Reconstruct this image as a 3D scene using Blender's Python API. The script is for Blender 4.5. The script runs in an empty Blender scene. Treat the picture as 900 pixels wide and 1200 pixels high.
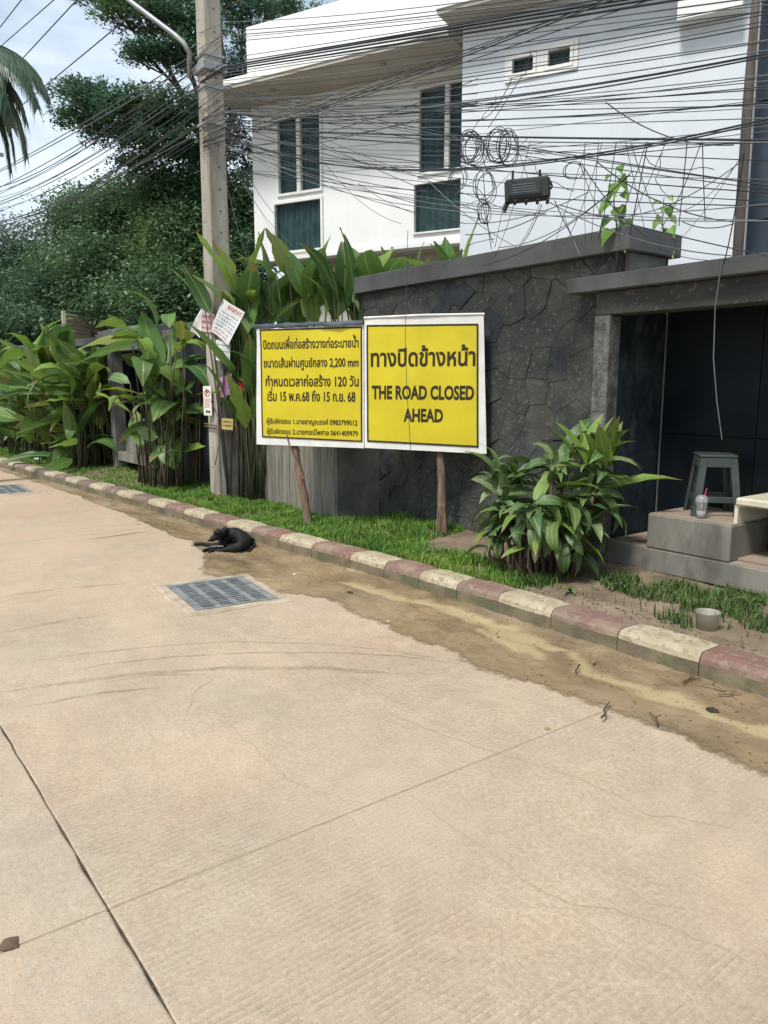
import bpy, bmesh, math, random
import numpy as np
from mathutils import Vector, Matrix, Euler, noise
R = math.radians
rnd = random.Random(7)
S = bpy.context.scene
C = S.collection

# ------------------------------------------------------------------ camera, sky, sun, exposure
# world axes: x runs along the kerb and the walls (s), y away from the road (w), z up, metres
EYE = Vector((0, 0, 1.55)); PITCH = R(9.46)
cam = bpy.data.cameras.new('camera'); camo = bpy.data.objects.new('camera', cam); C.objects.link(camo)
camo.location = EYE
fwd = Vector((-.8*math.cos(PITCH), .6*math.cos(PITCH), -math.sin(PITCH)))
camo.rotation_euler = fwd.to_track_quat('-Z', 'Y').to_euler()
cam.sensor_fit = 'VERTICAL'; cam.sensor_height = 24; cam.lens = 24*900/1200
cam.clip_start = .05; cam.clip_end = 2000
S.camera = camo

SUN_EL = 58; SUN_DIR = Vector((.25, -.95, 0)).normalized()     # towards the sun, over the road
w = bpy.data.worlds.new("World"); S.world = w; w.use_nodes = True
nt = w.node_tree; bg = nt.nodes['Background']
sky = nt.nodes.new('ShaderNodeTexSky'); sky.sky_type = 'NISHITA'; sky.sun_disc = False
sky.sun_elevation = R(SUN_EL); sky.sun_rotation = math.atan2(SUN_DIR.x, SUN_DIR.y)
sky.air_density = 1.2; sky.dust_density = 2.5
tc = nt.nodes.new('ShaderNodeTexCoord'); mp = nt.nodes.new('ShaderNodeMapping'); mp.inputs['Scale'].default_value = (1, 1, 2.6)
nz = nt.nodes.new('ShaderNodeTexNoise'); nz.inputs['Scale'].default_value = 2.1; nz.inputs['Detail'].default_value = 7; nz.inputs['Roughness'].default_value = .55
rp = nt.nodes.new('ShaderNodeValToRGB'); rp.color_ramp.elements[0].position = .30; rp.color_ramp.elements[1].position = .57
mx = nt.nodes.new('ShaderNodeMix'); mx.data_type = 'RGBA'; mx.inputs['B'].default_value = (6.2, 7.0, 7.8, 1)
nt.links.new(tc.outputs['Generated'], mp.inputs['Vector']); nt.links.new(mp.outputs[0], nz.inputs['Vector'])
nt.links.new(nz.outputs['Fac'], rp.inputs[0]); nt.links.new(rp.outputs[0], mx.inputs['Factor'])
nt.links.new(sky.outputs[0], mx.inputs['A']); nt.links.new(mx.outputs['Result'], bg.inputs['Color'])
bg.inputs['Strength'].default_value = .1
sl = bpy.data.lights.new('sun', 'SUN'); so = bpy.data.objects.new('sun', sl); C.objects.link(so)
sl.energy = 2.7; sl.angle = R(12); sl.color = (1, .96, .895)
so.rotation_euler = (SUN_DIR*math.cos(R(SUN_EL)) + Vector((0, 0, math.sin(R(SUN_EL))))).to_track_quat('Z', 'Y').to_euler()
S.view_settings.view_transform = 'Standard'; S.view_settings.look = 'None'
S.view_settings.exposure = .70; S.view_settings.gamma = 1

# ------------------------------------------------------------------ helpers
def at(px, py, wy):
    """the point where the sight line through (px, py) of the photo meets the plane y = wy"""
    a = (px-450)/900; v = (600-py)/900; c, s = math.cos(PITCH), math.sin(PITCH)
    X, Y, Z = a, c+v*s, -s+v*c
    rs, rw = .6*X-.8*Y, .8*X+.6*Y
    t = wy/rw
    return Vector((rs*t, wy, 1.55+Z*t))
def atd(px, py, d):
    a = (px-450)/900; v = (600-py)/900; c, s = math.cos(PITCH), math.sin(PITCH)
    X, Y, Z = a, c+v*s, -s+v*c
    t = d/Y
    return Vector(((.6*X-.8*Y)*t, (.8*X+.6*Y)*t, 1.55+Z*t))

def tag(o, label=None, cat=None, group=None, kind=None):
    if label: o['label'] = label
    if cat: o['category'] = cat
    if group: o['group'] = group
    if kind: o['kind'] = kind
    return o
def empty(name, loc, label=None, cat=None, group=None, rz=0, kind=None):
    o = bpy.data.objects.new(name, None); C.objects.link(o); o.location = loc; o.rotation_euler.z = rz
    o.empty_display_size = .1
    return tag(o, label, cat, group, kind)
def worldloc(o):
    v = Vector((0, 0, 0))
    while o is not None: v += o.location; o = o.parent
    return v

class MB:
    def __init__(s): s.v = []; s.f = []; s.m = []
    def add(s, vs, fs, m=0):
        n = len(s.v); s.v += [tuple(p) for p in vs]; s.f += [tuple(i+n for i in f) for f in fs]; s.m += [m]*len(fs); return s
    def box(s, x0, x1, y0, y1, z0, z1, m=0, bev=0, jit=0):
        bm = bmesh.new(); bmesh.ops.create_cube(bm, size=1)
        for v in bm.verts:
            v.co = Vector(((x0+x1)/2+v.co.x*(x1-x0), (y0+y1)/2+v.co.y*(y1-y0), (z0+z1)/2+v.co.z*(z1-z0)))
            if jit: v.co += Vector([rnd.uniform(-jit, jit) for _ in range(3)])
        if bev: bmesh.ops.bevel(bm, geom=list(bm.edges), offset=bev, segments=1, affect='EDGES')
        bm.verts.index_update()
        s.add([v.co[:] for v in bm.verts], [[v.index for v in f.verts] for f in bm.faces], m); bm.free(); return s
    def obox(s, c, sz, rot, m=0, bev=0):
        n = len(s.v); s.box(-sz[0]/2, sz[0]/2, -sz[1]/2, sz[1]/2, -sz[2]/2, sz[2]/2, m, bev)
        Mx = Matrix.Translation(c) @ Euler(rot).to_matrix().to_4x4()
        s.v[n:] = [tuple(Mx @ Vector(p)) for p in s.v[n:]]; return s
    def tube(s, pts, rad, n=6, m=0, cap=True):
        pts = [Vector(p) for p in pts]; k = len(pts)
        if not hasattr(rad, '__len__'): rad = [rad]*k
        rings = []; up = Vector((0, 0, 1))
        for i, p in enumerate(pts):
            d = (pts[min(i+1, k-1)]-pts[max(i-1, 0)]).normalized()
            if abs(d.dot(up)) > .95: up = Vector((1, 0, 0))
            a = d.cross(up).normalized(); b = a.cross(d).normalized(); up = b
            rings.append([p+(a*math.cos(2*math.pi*j/n)+b*math.sin(2*math.pi*j/n))*rad[i] for j in range(n)])
        vs = [q for r in rings for q in r]
        fs = [(i*n+j, (i+1)*n+j, (i+1)*n+(j+1) % n, i*n+(j+1) % n) for i in range(k-1) for j in range(n)]
        if cap: fs += [tuple(range(n)), tuple(reversed(range((k-1)*n, k*n)))]
        return s.add(vs, fs, m)
    def prism(s, poly, y0, y1, m=0):          # poly in (x, z), extruded along y
        n = len(poly); vs = [(x, y0, z) for x, z in poly]+[(x, y1, z) for x, z in poly]
        fs = [tuple(range(n)), tuple(reversed(range(n, 2*n)))]+[(i, i+n, (i+1) % n+n, (i+1) % n) for i in range(n)]
        return s.add(vs, fs, m)
    def build(s, name, mats, parent=None, local=False, smooth=False):
        me = bpy.data.meshes.new(name)
        off = Vector((0, 0, 0)) if (local or parent is None) else worldloc(parent)
        me.from_pydata([(p[0]-off.x, p[1]-off.y, p[2]-off.z) for p in s.v], [], s.f)
        if not isinstance(mats, (list, tuple)): mats = [mats]
        for mm in mats: me.materials.append(mm)
        if len(mats) > 1: me.polygons.foreach_set('material_index', s.m)
        if smooth: me.polygons.foreach_set('use_smooth', [True]*len(me.polygons))
        me.update()
        o = bpy.data.objects.new(name, me); C.objects.link(o); o.parent = parent
        return o
def recalc(o):
    bm = bmesh.new(); bm.from_mesh(o.data); bmesh.ops.recalc_face_normals(bm, faces=bm.faces); bm.to_mesh(o.data); bm.free(); return o
def fastmesh(name, V, F, mats, parent=None, smooth=False):
    """V (n,3) array, F (k,q) array"""
    me = bpy.data.meshes.new(name); V = np.asarray(V, dtype=np.float32)
    if parent is not None: V = V-np.array(worldloc(parent), dtype=np.float32)
    F = np.asarray(F, dtype=np.int32); k, q = F.shape
    me.vertices.add(len(V)); me.vertices.foreach_set('co', V.ravel())
    me.loops.add(k*q); me.loops.foreach_set('vertex_index', F.ravel())
    me.polygons.add(k); me.polygons.foreach_set('loop_start', np.arange(k, dtype=np.int32)*q)
    if smooth: me.polygons.foreach_set('use_smooth', np.ones(k, dtype=bool))
    me.update(calc_edges=True); me.materials.append(mats)
    o = bpy.data.objects.new(name, me); C.objects.link(o); o.parent = parent
    return o

# ------------------------------------------------------------------ materials
def mat(name, c1, c2=None, scale=6, rough=.85, bump=.15, bscale=60, c3=None, s3=1.5, spec=.3, lo=.4, hi=.62, metal=0,
        stretch=None, island=0, sheen=0, speck=None, transl=0):
    m = bpy.data.materials.new(name); m.use_nodes = True; t = m.node_tree; b = t.nodes['Principled BSDF']; L = t.links.new
    b.inputs['Roughness'].default_value = rough; b.inputs['Specular IOR Level'].default_value = spec; b.inputs['Metallic'].default_value = metal
    tc = t.nodes.new('ShaderNodeTexCoord'); co = tc.outputs['Object']
    if stretch:
        mp = t.nodes.new('ShaderNodeMapping'); mp.inputs['Scale'].default_value = stretch; L(co, mp.inputs[0]); cs = mp.outputs[0]
    else: cs = co
    def nse(sc, v=cs, det=6, ro=.6):
        n = t.nodes.new('ShaderNodeTexNoise'); n.inputs['Scale'].default_value = sc; n.inputs['Detail'].default_value = det; n.inputs['Roughness'].default_value = ro
        L(v, n.inputs['Vector']); return n.outputs['Fac']
    def mixc(f, a, bb, l=None, h=None):
        if l is not None:
            r = t.nodes.new('ShaderNodeMapRange'); r.inputs['From Min'].default_value = l; r.inputs['From Max'].default_value = h; L(f, r.inputs[0]); f = r.outputs[0]
        x = t.nodes.new('ShaderNodeMix'); x.data_type = 'RGBA'; L(f, x.inputs['Factor'])
        for k, v in (('A', a), ('B', bb)):
            if isinstance(v, tuple): x.inputs[k].default_value = (*v, 1)
            else: L(v, x.inputs[k])
        return x.outputs['Result']
    col = mixc(nse(scale), c1, c2 or tuple(v*.8 for v in c1), lo, hi)
    if c3: col = mixc(nse(s3), col, c3, .5, .68)
    if speck: col = mixc(nse(speck[1], co, 2, .5), col, speck[0], speck[2], speck[2]+.06)
    if island:
        g = t.nodes.new('ShaderNodeNewGeometry'); h = t.nodes.new('ShaderNodeHueSaturation')
        r = t.nodes.new('ShaderNodeMapRange'); r.inputs['To Min'].default_value = 1-island; r.inputs['To Max'].default_value = 1+island
        L(g.outputs['Random Per Island'], r.inputs[0]); L(r.outputs[0], h.inputs['Value']); L(col, h.inputs['Color']); col = h.outputs[0]
    L(col, b.inputs['Base Color'])
    if bump:
        bp = t.nodes.new('ShaderNodeBump'); bp.inputs['Strength'].default_value = bump; bp.inputs['Distance'].default_value = .01
        L(nse(bscale, cs, 5, .65), bp.inputs['Height']); L(bp.outputs[0], b.inputs['Normal'])
    if transl:
        tr = t.nodes.new('ShaderNodeBsdfTranslucent'); L(col, tr.inputs['Color']); ms = t.nodes.new('ShaderNodeMixShader'); ms.inputs[0].default_value = transl
        L(b.outputs[0], ms.inputs[1]); L(tr.outputs[0], ms.inputs[2]); L(ms.outputs[0], t.nodes['Material Output'].inputs['Surface'])
    m['x'] = 1
    return m
def N(m): return m.node_tree

def road_mat(name='road_concrete', c1=(.465, .368, .262), c2=(.375, .298, .215), c3=(.48, .34, .24), groove=1.0, pit=(.26, .215, .16), agg=0.0):
    m = mat(name, c1, c2, scale=1.3, rough=.92, bump=0, c3=c3, s3=.6)
    t = m.node_tree; L = t.links.new; b = t.nodes['Principled BSDF']; tc = t.nodes.new('ShaderNodeTexCoord'); ob = tc.outputs['Object']
    col = b.inputs['Base Color'].links[0].from_socket
    def nse(sc, det=5, ro=.6, mp=None):
        n = t.nodes.new('ShaderNodeTexNoise'); n.inputs['Scale'].default_value = sc; n.inputs['Detail'].default_value = det; n.inputs['Roughness'].default_value = ro
        v = ob
        if mp: q = t.nodes.new('ShaderNodeMapping'); q.inputs['Scale'].default_value = mp; q.inputs['Rotation'].default_value = (0, 0, R(-4)); L(ob, q.inputs[0]); v = q.outputs[0]
        L(v, n.inputs['Vector']); return n.outputs['Fac']
    def rng(f, a, b_, c=0, d=1):
        r = t.nodes.new('ShaderNodeMapRange'); 
        for k, v in zip(('From Min', 'From Max', 'To Min', 'To Max'), (a, b_, c, d)): r.inputs[k].default_value = v
        L(f, r.inputs[0]); return r.outputs[0]
    def ma(op, a, b_):
        x = t.nodes.new('ShaderNodeMath'); x.operation = op
        for k, v in enumerate((a, b_)):
            if isinstance(v, (int, float)): x.inputs[k].default_value = v
            else: L(v, x.inputs[k])
        return x.outputs[0]
    def mixc(f, a, c):
        x = t.nodes.new('ShaderNodeMix'); x.data_type = 'RGBA'; L(f, x.inputs['Factor']); L(a, x.inputs['A']); x.inputs['B'].default_value = (*c, 1); return x.outputs['Result']
    fine, mid, grit = nse(260, 4, .7), nse(45, 6, .7), nse(110, 3, .6)
    # grooves left by the broom across the slab, worn off in patches
    wv = t.nodes.new('ShaderNodeTexWave'); wv.bands_direction = 'X'; wv.inputs['Scale'].default_value = 12.5; wv.inputs['Distortion'].default_value = 2.2; wv.inputs['Detail'].default_value = 4; wv.inputs['Detail Scale'].default_value = 1.1; wv.inputs['Detail Roughness'].default_value = .65
    q = t.nodes.new('ShaderNodeMapping'); q.inputs['Rotation'].default_value = (0, 0, R(-4)); q.inputs['Scale'].default_value = (1, .35, 1); L(ob, q.inputs[0]); L(q.outputs[0], wv.inputs['Vector'])
    lines = wv.outputs['Fac']
    worn = ma('MULTIPLY', rng(nse(.7, 4), .42, .62, .1, 1), rng(nse(11, 5), .36, .6, .15, 1))
    gr = ma('MULTIPLY', rng(lines, .55, .15), worn)
    col = mixc(rng(mid, .42, .60, 0, .55), col, tuple(v*.72 for v in c2))
    col = mixc(rng(nse(9, 5), .5, .7, 0, .35), col, (.55, .475, .365))
    col = mixc(rng(nse(1.1, 6), .50, .66, 0, .65), col, (.50, .38, .275))
    col = mixc(rng(nse(.45, 5), .52, .68, 0, .5), col, (.36, .315, .245))
    col = mixc(rng(nse(3.3, 7, .7), .60, .70, 0, .35), col, (.29, .245, .185))
    col = mixc(rng(fine, .52, .36, 0, .5), col, pit)
    col = mixc(rng(grit, .43, .34, 0, .85), col, pit)
    col = mixc(rng(nse(18, 6, .75), .57, .66, 0, .5), col, (.29, .235, .165))
    col = mixc(rng(grit, .62, .72, 0, .6), col, (.60, .545, .44))
    if groove: col = mixc(ma('MULTIPLY', gr, .5*groove), col, (.30, .25, .18))
    if agg:
        vo = t.nodes.new('ShaderNodeTexVoronoi'); vo.inputs['Scale'].default_value = 60; L(ob, vo.inputs['Vector']); 
        col = mixc(ma('MULTIPLY', rng(vo.outputs['Distance'], .42, .25), rng(nse(7, 3), .45, .6, 0, agg)), col, (.37, .34, .29))
    sp = t.nodes.new('ShaderNodeSeparateXYZ'); L(ob, sp.inputs[0])
    dust = ma('MULTIPLY', rng(sp.outputs['X'], -4.5, -9, 0, .8), rng(nse(1.6, 8), .36, .58))     # sand washed over the far end
    col = mixc(dust, col, (.40, .29, .195))
    L(col, b.inputs['Base Color'])
    hgt = ma('ADD', ma('ADD', ma('MULTIPLY', fine, .5), ma('MULTIPLY', mid, .8)), ma('MULTIPLY', gr, -.9*groove))
    bp = t.nodes.new('ShaderNodeBump'); bp.inputs['Strength'].default_value = .8; bp.inputs['Distance'].default_value = .006; L(hgt, bp.inputs['Height']); L(bp.outputs[0], b.inputs['Normal'])
    return m
M_road = road_mat()
M_agg = road_mat('exposed_aggregate_concrete', (.44, .355, .255), (.365, .298, .22), (.45, .335, .24), 0, (.27, .23, .18), .55)
M_joint = mat('joint_dirt', (.07, .055, .04), (.03, .025, .02), scale=30, rough=1)
M_fill = mat('joint_filler_sand', (.33, .265, .18), (.26, .21, .145), scale=25, rough=1, bump=.4)
M_dirt = mat('soil', (.19, .145, .10), (.12, .09, .06), scale=4, rough=1, bump=.7, bscale=45, c3=(.25, .20, .14), s3=2.2)
M_ground = mat('open_ground', (.19, .16, .10), (.12, .12, .06), scale=.6, rough=1)
M_kerb_face = mat('kerb_concrete', (.19, .155, .10), (.11, .09, .06), scale=5, rough=.9, bump=.5, bscale=50, c3=(.09, .10, .05), s3=4)
M_cream = mat('kerb_cream_paint', (.33, .285, .195), (.39, .34, .24), scale=11, rough=.85, bump=.5, bscale=50, c3=(.29, .235, .14), s3=7, speck=((.25, .205, .13), 24, .55))
M_red = mat('kerb_red_paint', (.185, .095, .08), (.165, .11, .09), scale=9, rough=.85, bump=.5, bscale=50, c3=(.25, .19, .14), s3=4, speck=((.2, .16, .12), 22, .54))
M_maroon = mat('kerb_faded_red_paint', (.17, .115, .095), (.12, .09, .075), scale=9, rough=.85, bump=.35, bscale=50, c3=(.23, .19, .15), s3=5)
M_conc = mat('grey_concrete', (.17, .17, .155), (.12, .12, .11), scale=4, rough=.85, bump=.3, c3=(.09, .095, .085), s3=1.6)
M_coping = mat('coping_concrete', (.115, .12, .12), (.09, .093, .092), scale=2.5, rough=.8, bump=.2, c3=(.07, .075, .07), s3=1.5, stretch=(1, 1, .5))
M_bench = mat('bench_concrete', (.21, .20, .17), (.145, .14, .12), scale=3, rough=.8, bump=.25, c3=(.075, .07, .06), s3=2.5, stretch=(1, 1, .4))
M_benchtop = mat('bench_top_render', (.30, .235, .18), (.24, .19, .15), scale=5, rough=.85, bump=.2)
M_pillar = mat('weathered_pillar', (.16, .17, .15), (.075, .083, .075), scale=9, rough=.9, bump=.5, c3=(.05, .055, .05), s3=14, speck=((.05, .05, .045), 60, .58))
M_slate = mat('dark_slate', (.046, .051, .045), (.032, .036, .033), scale=7, rough=.85, bump=.9, bscale=30, c3=(.08, .083, .073), s3=2, speck=((.085, .087, .076), 30, .60))
M_slate2 = mat('brown_slate', (.056, .056, .048), (.042, .042, .037), scale=7, rough=.85, bump=.9, bscale=30, c3=(.075, .07, .056), s3=3, speck=((.09, .086, .07), 30, .6))
M_slate3 = mat('blue_slate', (.033, .04, .045), (.02, .024, .027), scale=7, rough=.8, bump=.8, bscale=30, c3=(.06, .065, .06), s3=4)
M_mortar = mat('wall_mortar', (.07, .072, .066), (.05, .052, .047), scale=8, rough=.95, bump=.5)
M_darkwall = mat('dark_wall_paint', (.035, .041, .043), (.026, .03, .032), scale=3, rough=.65, bump=.15)
M_tile = mat('dark_tile', (.007, .012, .017), (.004, .007, .010), scale=3, rough=.55, bump=.05, bscale=10, spec=.15, c3=(.012, .014, .012), s3=2)
M_header = mat('weathered_dark_beam', (.062, .062, .055), (.04, .043, .042), scale=4, rough=.9, bump=.5, spec=.2, c3=(.085, .08, .065), s3=2.5, stretch=(.6, 1, 2), speck=((.11, .10, .085), 30, .62))
M_splash = mat('stained_side_panel', (.024, .036, .044), (.010, .016, .021), scale=4, rough=.75, bump=.3, spec=.15, c3=(.05, .064, .066), s3=7, stretch=(1, 1, .5))
M_plank = mat('weathered_boards', (.21, .20, .17), (.12, .115, .10), scale=3, rough=.85, bump=.4, stretch=(9, 9, .8), c3=(.25, .23, .17), s3=2)
M_pole = mat('pole_concrete', (.36, .335, .285), (.27, .25, .215), scale=4, rough=.9, bump=.4, c3=(.20, .165, .12), s3=2.2, stretch=(1.5, 1.5, .35), speck=((.22, .195, .16), 30, .68))
M_hole = mat('bolt_hole_dark', (.03, .028, .025), rough=1, bump=0)
M_steel = mat('galvanised_steel', (.33, .35, .36), (.27, .29, .30), scale=8, rough=.45, metal=.4, bump=.05)
M_cable = mat('hazed_black_cable', (.038, .046, .054), (.026, .031, .036), scale=4, rough=.55, bump=0)  # black lifted towards blue-grey, the hazy veil put into the colour
M_cable2 = mat('grey_cable', (.13, .15, .16), (.09, .105, .11), scale=4, rough=.6, bump=0)
M_box = mat('black_plastic', (.02, .026, .028), (.03, .036, .038), scale=7, rough=.5, bump=.1)
M_wood = mat('bark_timber', (.22, .15, .105), (.10, .075, .058), scale=9, rough=.95, bump=1, bscale=22, stretch=(3, 3, .6), c3=(.30, .145, .08), s3=4)
M_white = mat('white_house_paint', (.76, .765, .75), (.71, .72, .71), scale=1.2, rough=.7, bump=.08, stretch=(1, 1, .25), c3=(.68, .68, .65), s3=1.5)
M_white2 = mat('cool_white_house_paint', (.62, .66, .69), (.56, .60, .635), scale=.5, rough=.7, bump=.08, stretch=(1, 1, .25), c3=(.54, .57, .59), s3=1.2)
M_soffit = mat('soffit_board', (.48, .45, .39), (.43, .40, .35), scale=1.2, rough=.8, bump=.05)
M_frame = mat('cream_window_frame', (.74, .74, .70), (.68, .68, .64), scale=5, rough=.5, bump=.05)
M_curtain = mat('green_curtain', (.42, .44, .44), (.24, .275, .28), scale=5, rough=.9, bump=.1)
M_sheet = mat('vinyl_white', (.66, .66, .62), (.58, .58, .54), scale=5, rough=.5, bump=.1, bscale=10)
M_yel = mat('vinyl_yellow', (.55, .455, .014), (.49, .40, .012), scale=2, rough=.42, bump=.12, bscale=7, spec=.4)
M_ink = mat('sign_ink', (.03, .022, .01), (.02, .015, .008), rough=.5, bump=0)
M_tarp = mat('dark_tarp', (.06, .075, .09), (.03, .04, .05), scale=6, rough=.5, bump=.4, bscale=12)
M_batten = mat('sign_batten_wood', (.2, .15, .1), rough=.9)
M_dog = mat('dog_black_fur', (.005, .005, .006), (.009, .009, .009), scale=20, rough=.6, bump=.6, bscale=160, spec=.3)
M_dog2 = mat('dog_shin_highlight', (.22, .19, .15), (.08, .07, .06), scale=20, rough=.6, bump=.5, bscale=160)  # pale colour for the highlight painted along the dog's shin
M_stool = mat('grey_plastic', (.055, .07, .065), (.04, .052, .048), scale=5, rough=.45, bump=.05)
M_tab = mat('yellowed_white_laminate', (.58, .55, .44), (.48, .44, .34), scale=4, rough=.5, bump=.1)
M_grate = mat('cast_iron_grate', (.25, .265, .27), (.16, .17, .17), scale=9, rough=.6, metal=.3, bump=.3)
M_pit = mat('drain_dark', (.02, .018, .015), rough=1, bump=0)
M_collar = mat('grate_collar_concrete', (.40, .335, .25), (.27, .22, .155), scale=6, bump=.4)
M_paper = mat('weathered_paper', (.62, .62, .60), (.52, .52, .52), scale=10, rough=.8, bump=.3, bscale=20)
M_pink = mat('pink_paper', (.62, .48, .47), (.52, .40, .40), scale=10, rough=.8, bump=.2)
M_redink = mat('red_ink', (.5, .05, .06), rough=.7, bump=0)
M_blueink = mat('blue_ink', (.10, .22, .34), rough=.7, bump=0)
M_blue = mat('light_blue_paper', (.25, .42, .55), rough=.7)
M_mast = mat('grey_timber', (.10, .085, .075), (.06, .052, .047), scale=6, rough=.9, bump=.6, bscale=20, stretch=(4, 4, .5))
M_bark = mat('tree_bark', (.12, .095, .07), (.07, .055, .04), scale=5, rough=.95, bump=.6, bscale=20)
M_straw = mat('pink_straw', (.45, .05, .12), rough=.4, bump=0)
M_beige = mat('beige_slats', (.55, .49, .36), (.48, .43, .32), scale=3, rough=.7)
M_column = mat('blue_grey_cladding', (.045, .065, .085), (.035, .05, .068), scale=2, rough=.6, bump=.1)
M_twig = mat('dry_twig', (.12, .075, .05), (.07, .045, .03), rough=.9)
M_stemg = mat('green_stalk', (.06, .085, .03), (.06, .05, .03), scale=5, rough=.6, bump=.1, stretch=(1, 1, .4))
M_dead = mat('dry_stalk', (.12, .075, .055), (.06, .04, .03), scale=5, rough=.9)
M_flower = mat('red_bract', (.45, .02, .03), rough=.5, bump=0)
M_purple = mat('pink_plastic_bag', (.55, .2, .42), (.5, .35, .5), scale=10, rough=.5)

def glassy(name, col, tint, rough=.08, fac=.35):
    m = bpy.data.materials.new(name); m.use_nodes = True; t = m.node_tree; L = t.links.new; b = t.nodes['Principled BSDF']
    b.inputs['Base Color'].default_value = (*col, 1); b.inputs['Roughness'].default_value = rough; b.inputs['Specular IOR Level'].default_value = .6
    tr = t.nodes.new('ShaderNodeBsdfTransparent'); tr.inputs[0].default_value = (*tint, 1)
    ms = t.nodes.new('ShaderNodeMixShader'); ms.inputs[0].default_value = fac
    L(tr.outputs[0], ms.inputs[1]); L(b.outputs[0], ms.inputs[2]); L(ms.outputs[0], t.nodes['Material Output'].inputs['Surface'])
    return m
M_glass = glassy('window_glass', (.04, .06, .065), (.60, .71, .71), .05, .16)
M_clear = glassy('clear_plastic', (.55, .58, .58), (.85, .88, .88), .15, .35)
M_tub = glassy('cloudy_plastic', (.45, .44, .38), (.8, .78, .7), .3, .5)
def tyre_mat():
    m = bpy.data.materials.new('tyre_smear'); m.use_nodes = True; t = m.node_tree; L = t.links.new; b = t.nodes['Principled BSDF']
    b.inputs['Base Color'].default_value = (.24, .175, .115, 1); b.inputs['Roughness'].default_value = .95
    n = t.nodes.new('ShaderNodeTexNoise'); n.inputs['Scale'].default_value = 7; n.inputs['Detail'].default_value = 9; n.inputs['Roughness'].default_value = .75
    tc = t.nodes.new('ShaderNodeTexCoord'); L(tc.outputs['Object'], n.inputs['Vector'])
    r = t.nodes.new('ShaderNodeMapRange'); r.inputs['From Min'].default_value = .36; r.inputs['From Max'].default_value = .62; r.inputs['To Max'].default_value = .38; L(n.outputs['Fac'], r.inputs[0])
    tr = t.nodes.new('ShaderNodeBsdfTransparent'); ms = t.nodes.new('ShaderNodeMixShader'); L(r.outputs[0], ms.inputs[0])
    L(tr.outputs[0], ms.inputs[1]); L(b.outputs[0], ms.inputs[2]); L(ms.outputs[0], t.nodes['Material Output'].inputs['Surface'])
    return m
M_tyre = tyre_mat()
def leafmat(name, c1, c2, c3=None, transl=.25, island=.3, rough=.45, scale=1.2, spec=.4):
    return mat(name, c1, c2, scale=scale, rough=rough, bump=.0, c3=c3, s3=scale*.6, island=island, transl=transl, spec=spec)
M_leafA = leafmat('tree_leaf_dark', (.085, .16, .085), (.06, .12, .065), (.11, .19, .08), .4, .45)
M_leafB = leafmat('tree_leaf_mid', (.10, .185, .08), (.07, .135, .062), (.14, .23, .08), .4, .45)
M_leafC = leafmat('spreading_tree_leaf', (.08, .16, .09), (.055, .12, .07), (.10, .19, .08), .4, .45)
M_palm = leafmat('palm_leaflet', (.05, .10, .05), (.03, .065, .035), (.16, .13, .07), .2, .3)
M_hel = [mat('broad_leaf_%s' % n, a, b, scale=2.5, rough=.38, bump=.12, bscale=30, transl=.35, spec=.4, stretch=(.6, 6, 1), c3=tuple(v*1.25 for v in a), s3=1.3) for n, a, b in
         (('green', (.12, .23, .06), (.08, .17, .045)), ('dark_green', (.065, .145, .045), (.045, .105, .036)), ('bright_green', (.22, .35, .055), (.15, .27, .045)), ('yellowing', (.22, .24, .04), (.13, .18, .04)))]
M_shrub = [mat('shrub_leaf_%s' % n, a, b, scale=3, rough=.42, bump=.15, bscale=30, transl=.2, spec=.45, stretch=(.6, 6, 1)) for n, a, b in
           (('green', (.11, .18, .06), (.075, .135, .045)), ('deep', (.065, .13, .05), (.045, .095, .04)), ('bright', (.18, .28, .045), (.12, .21, .035)), ('pale', (.16, .215, .11), (.12, .17, .08)), ('yellow', (.38, .28, .04), (.2, .2, .04)))]
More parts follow.
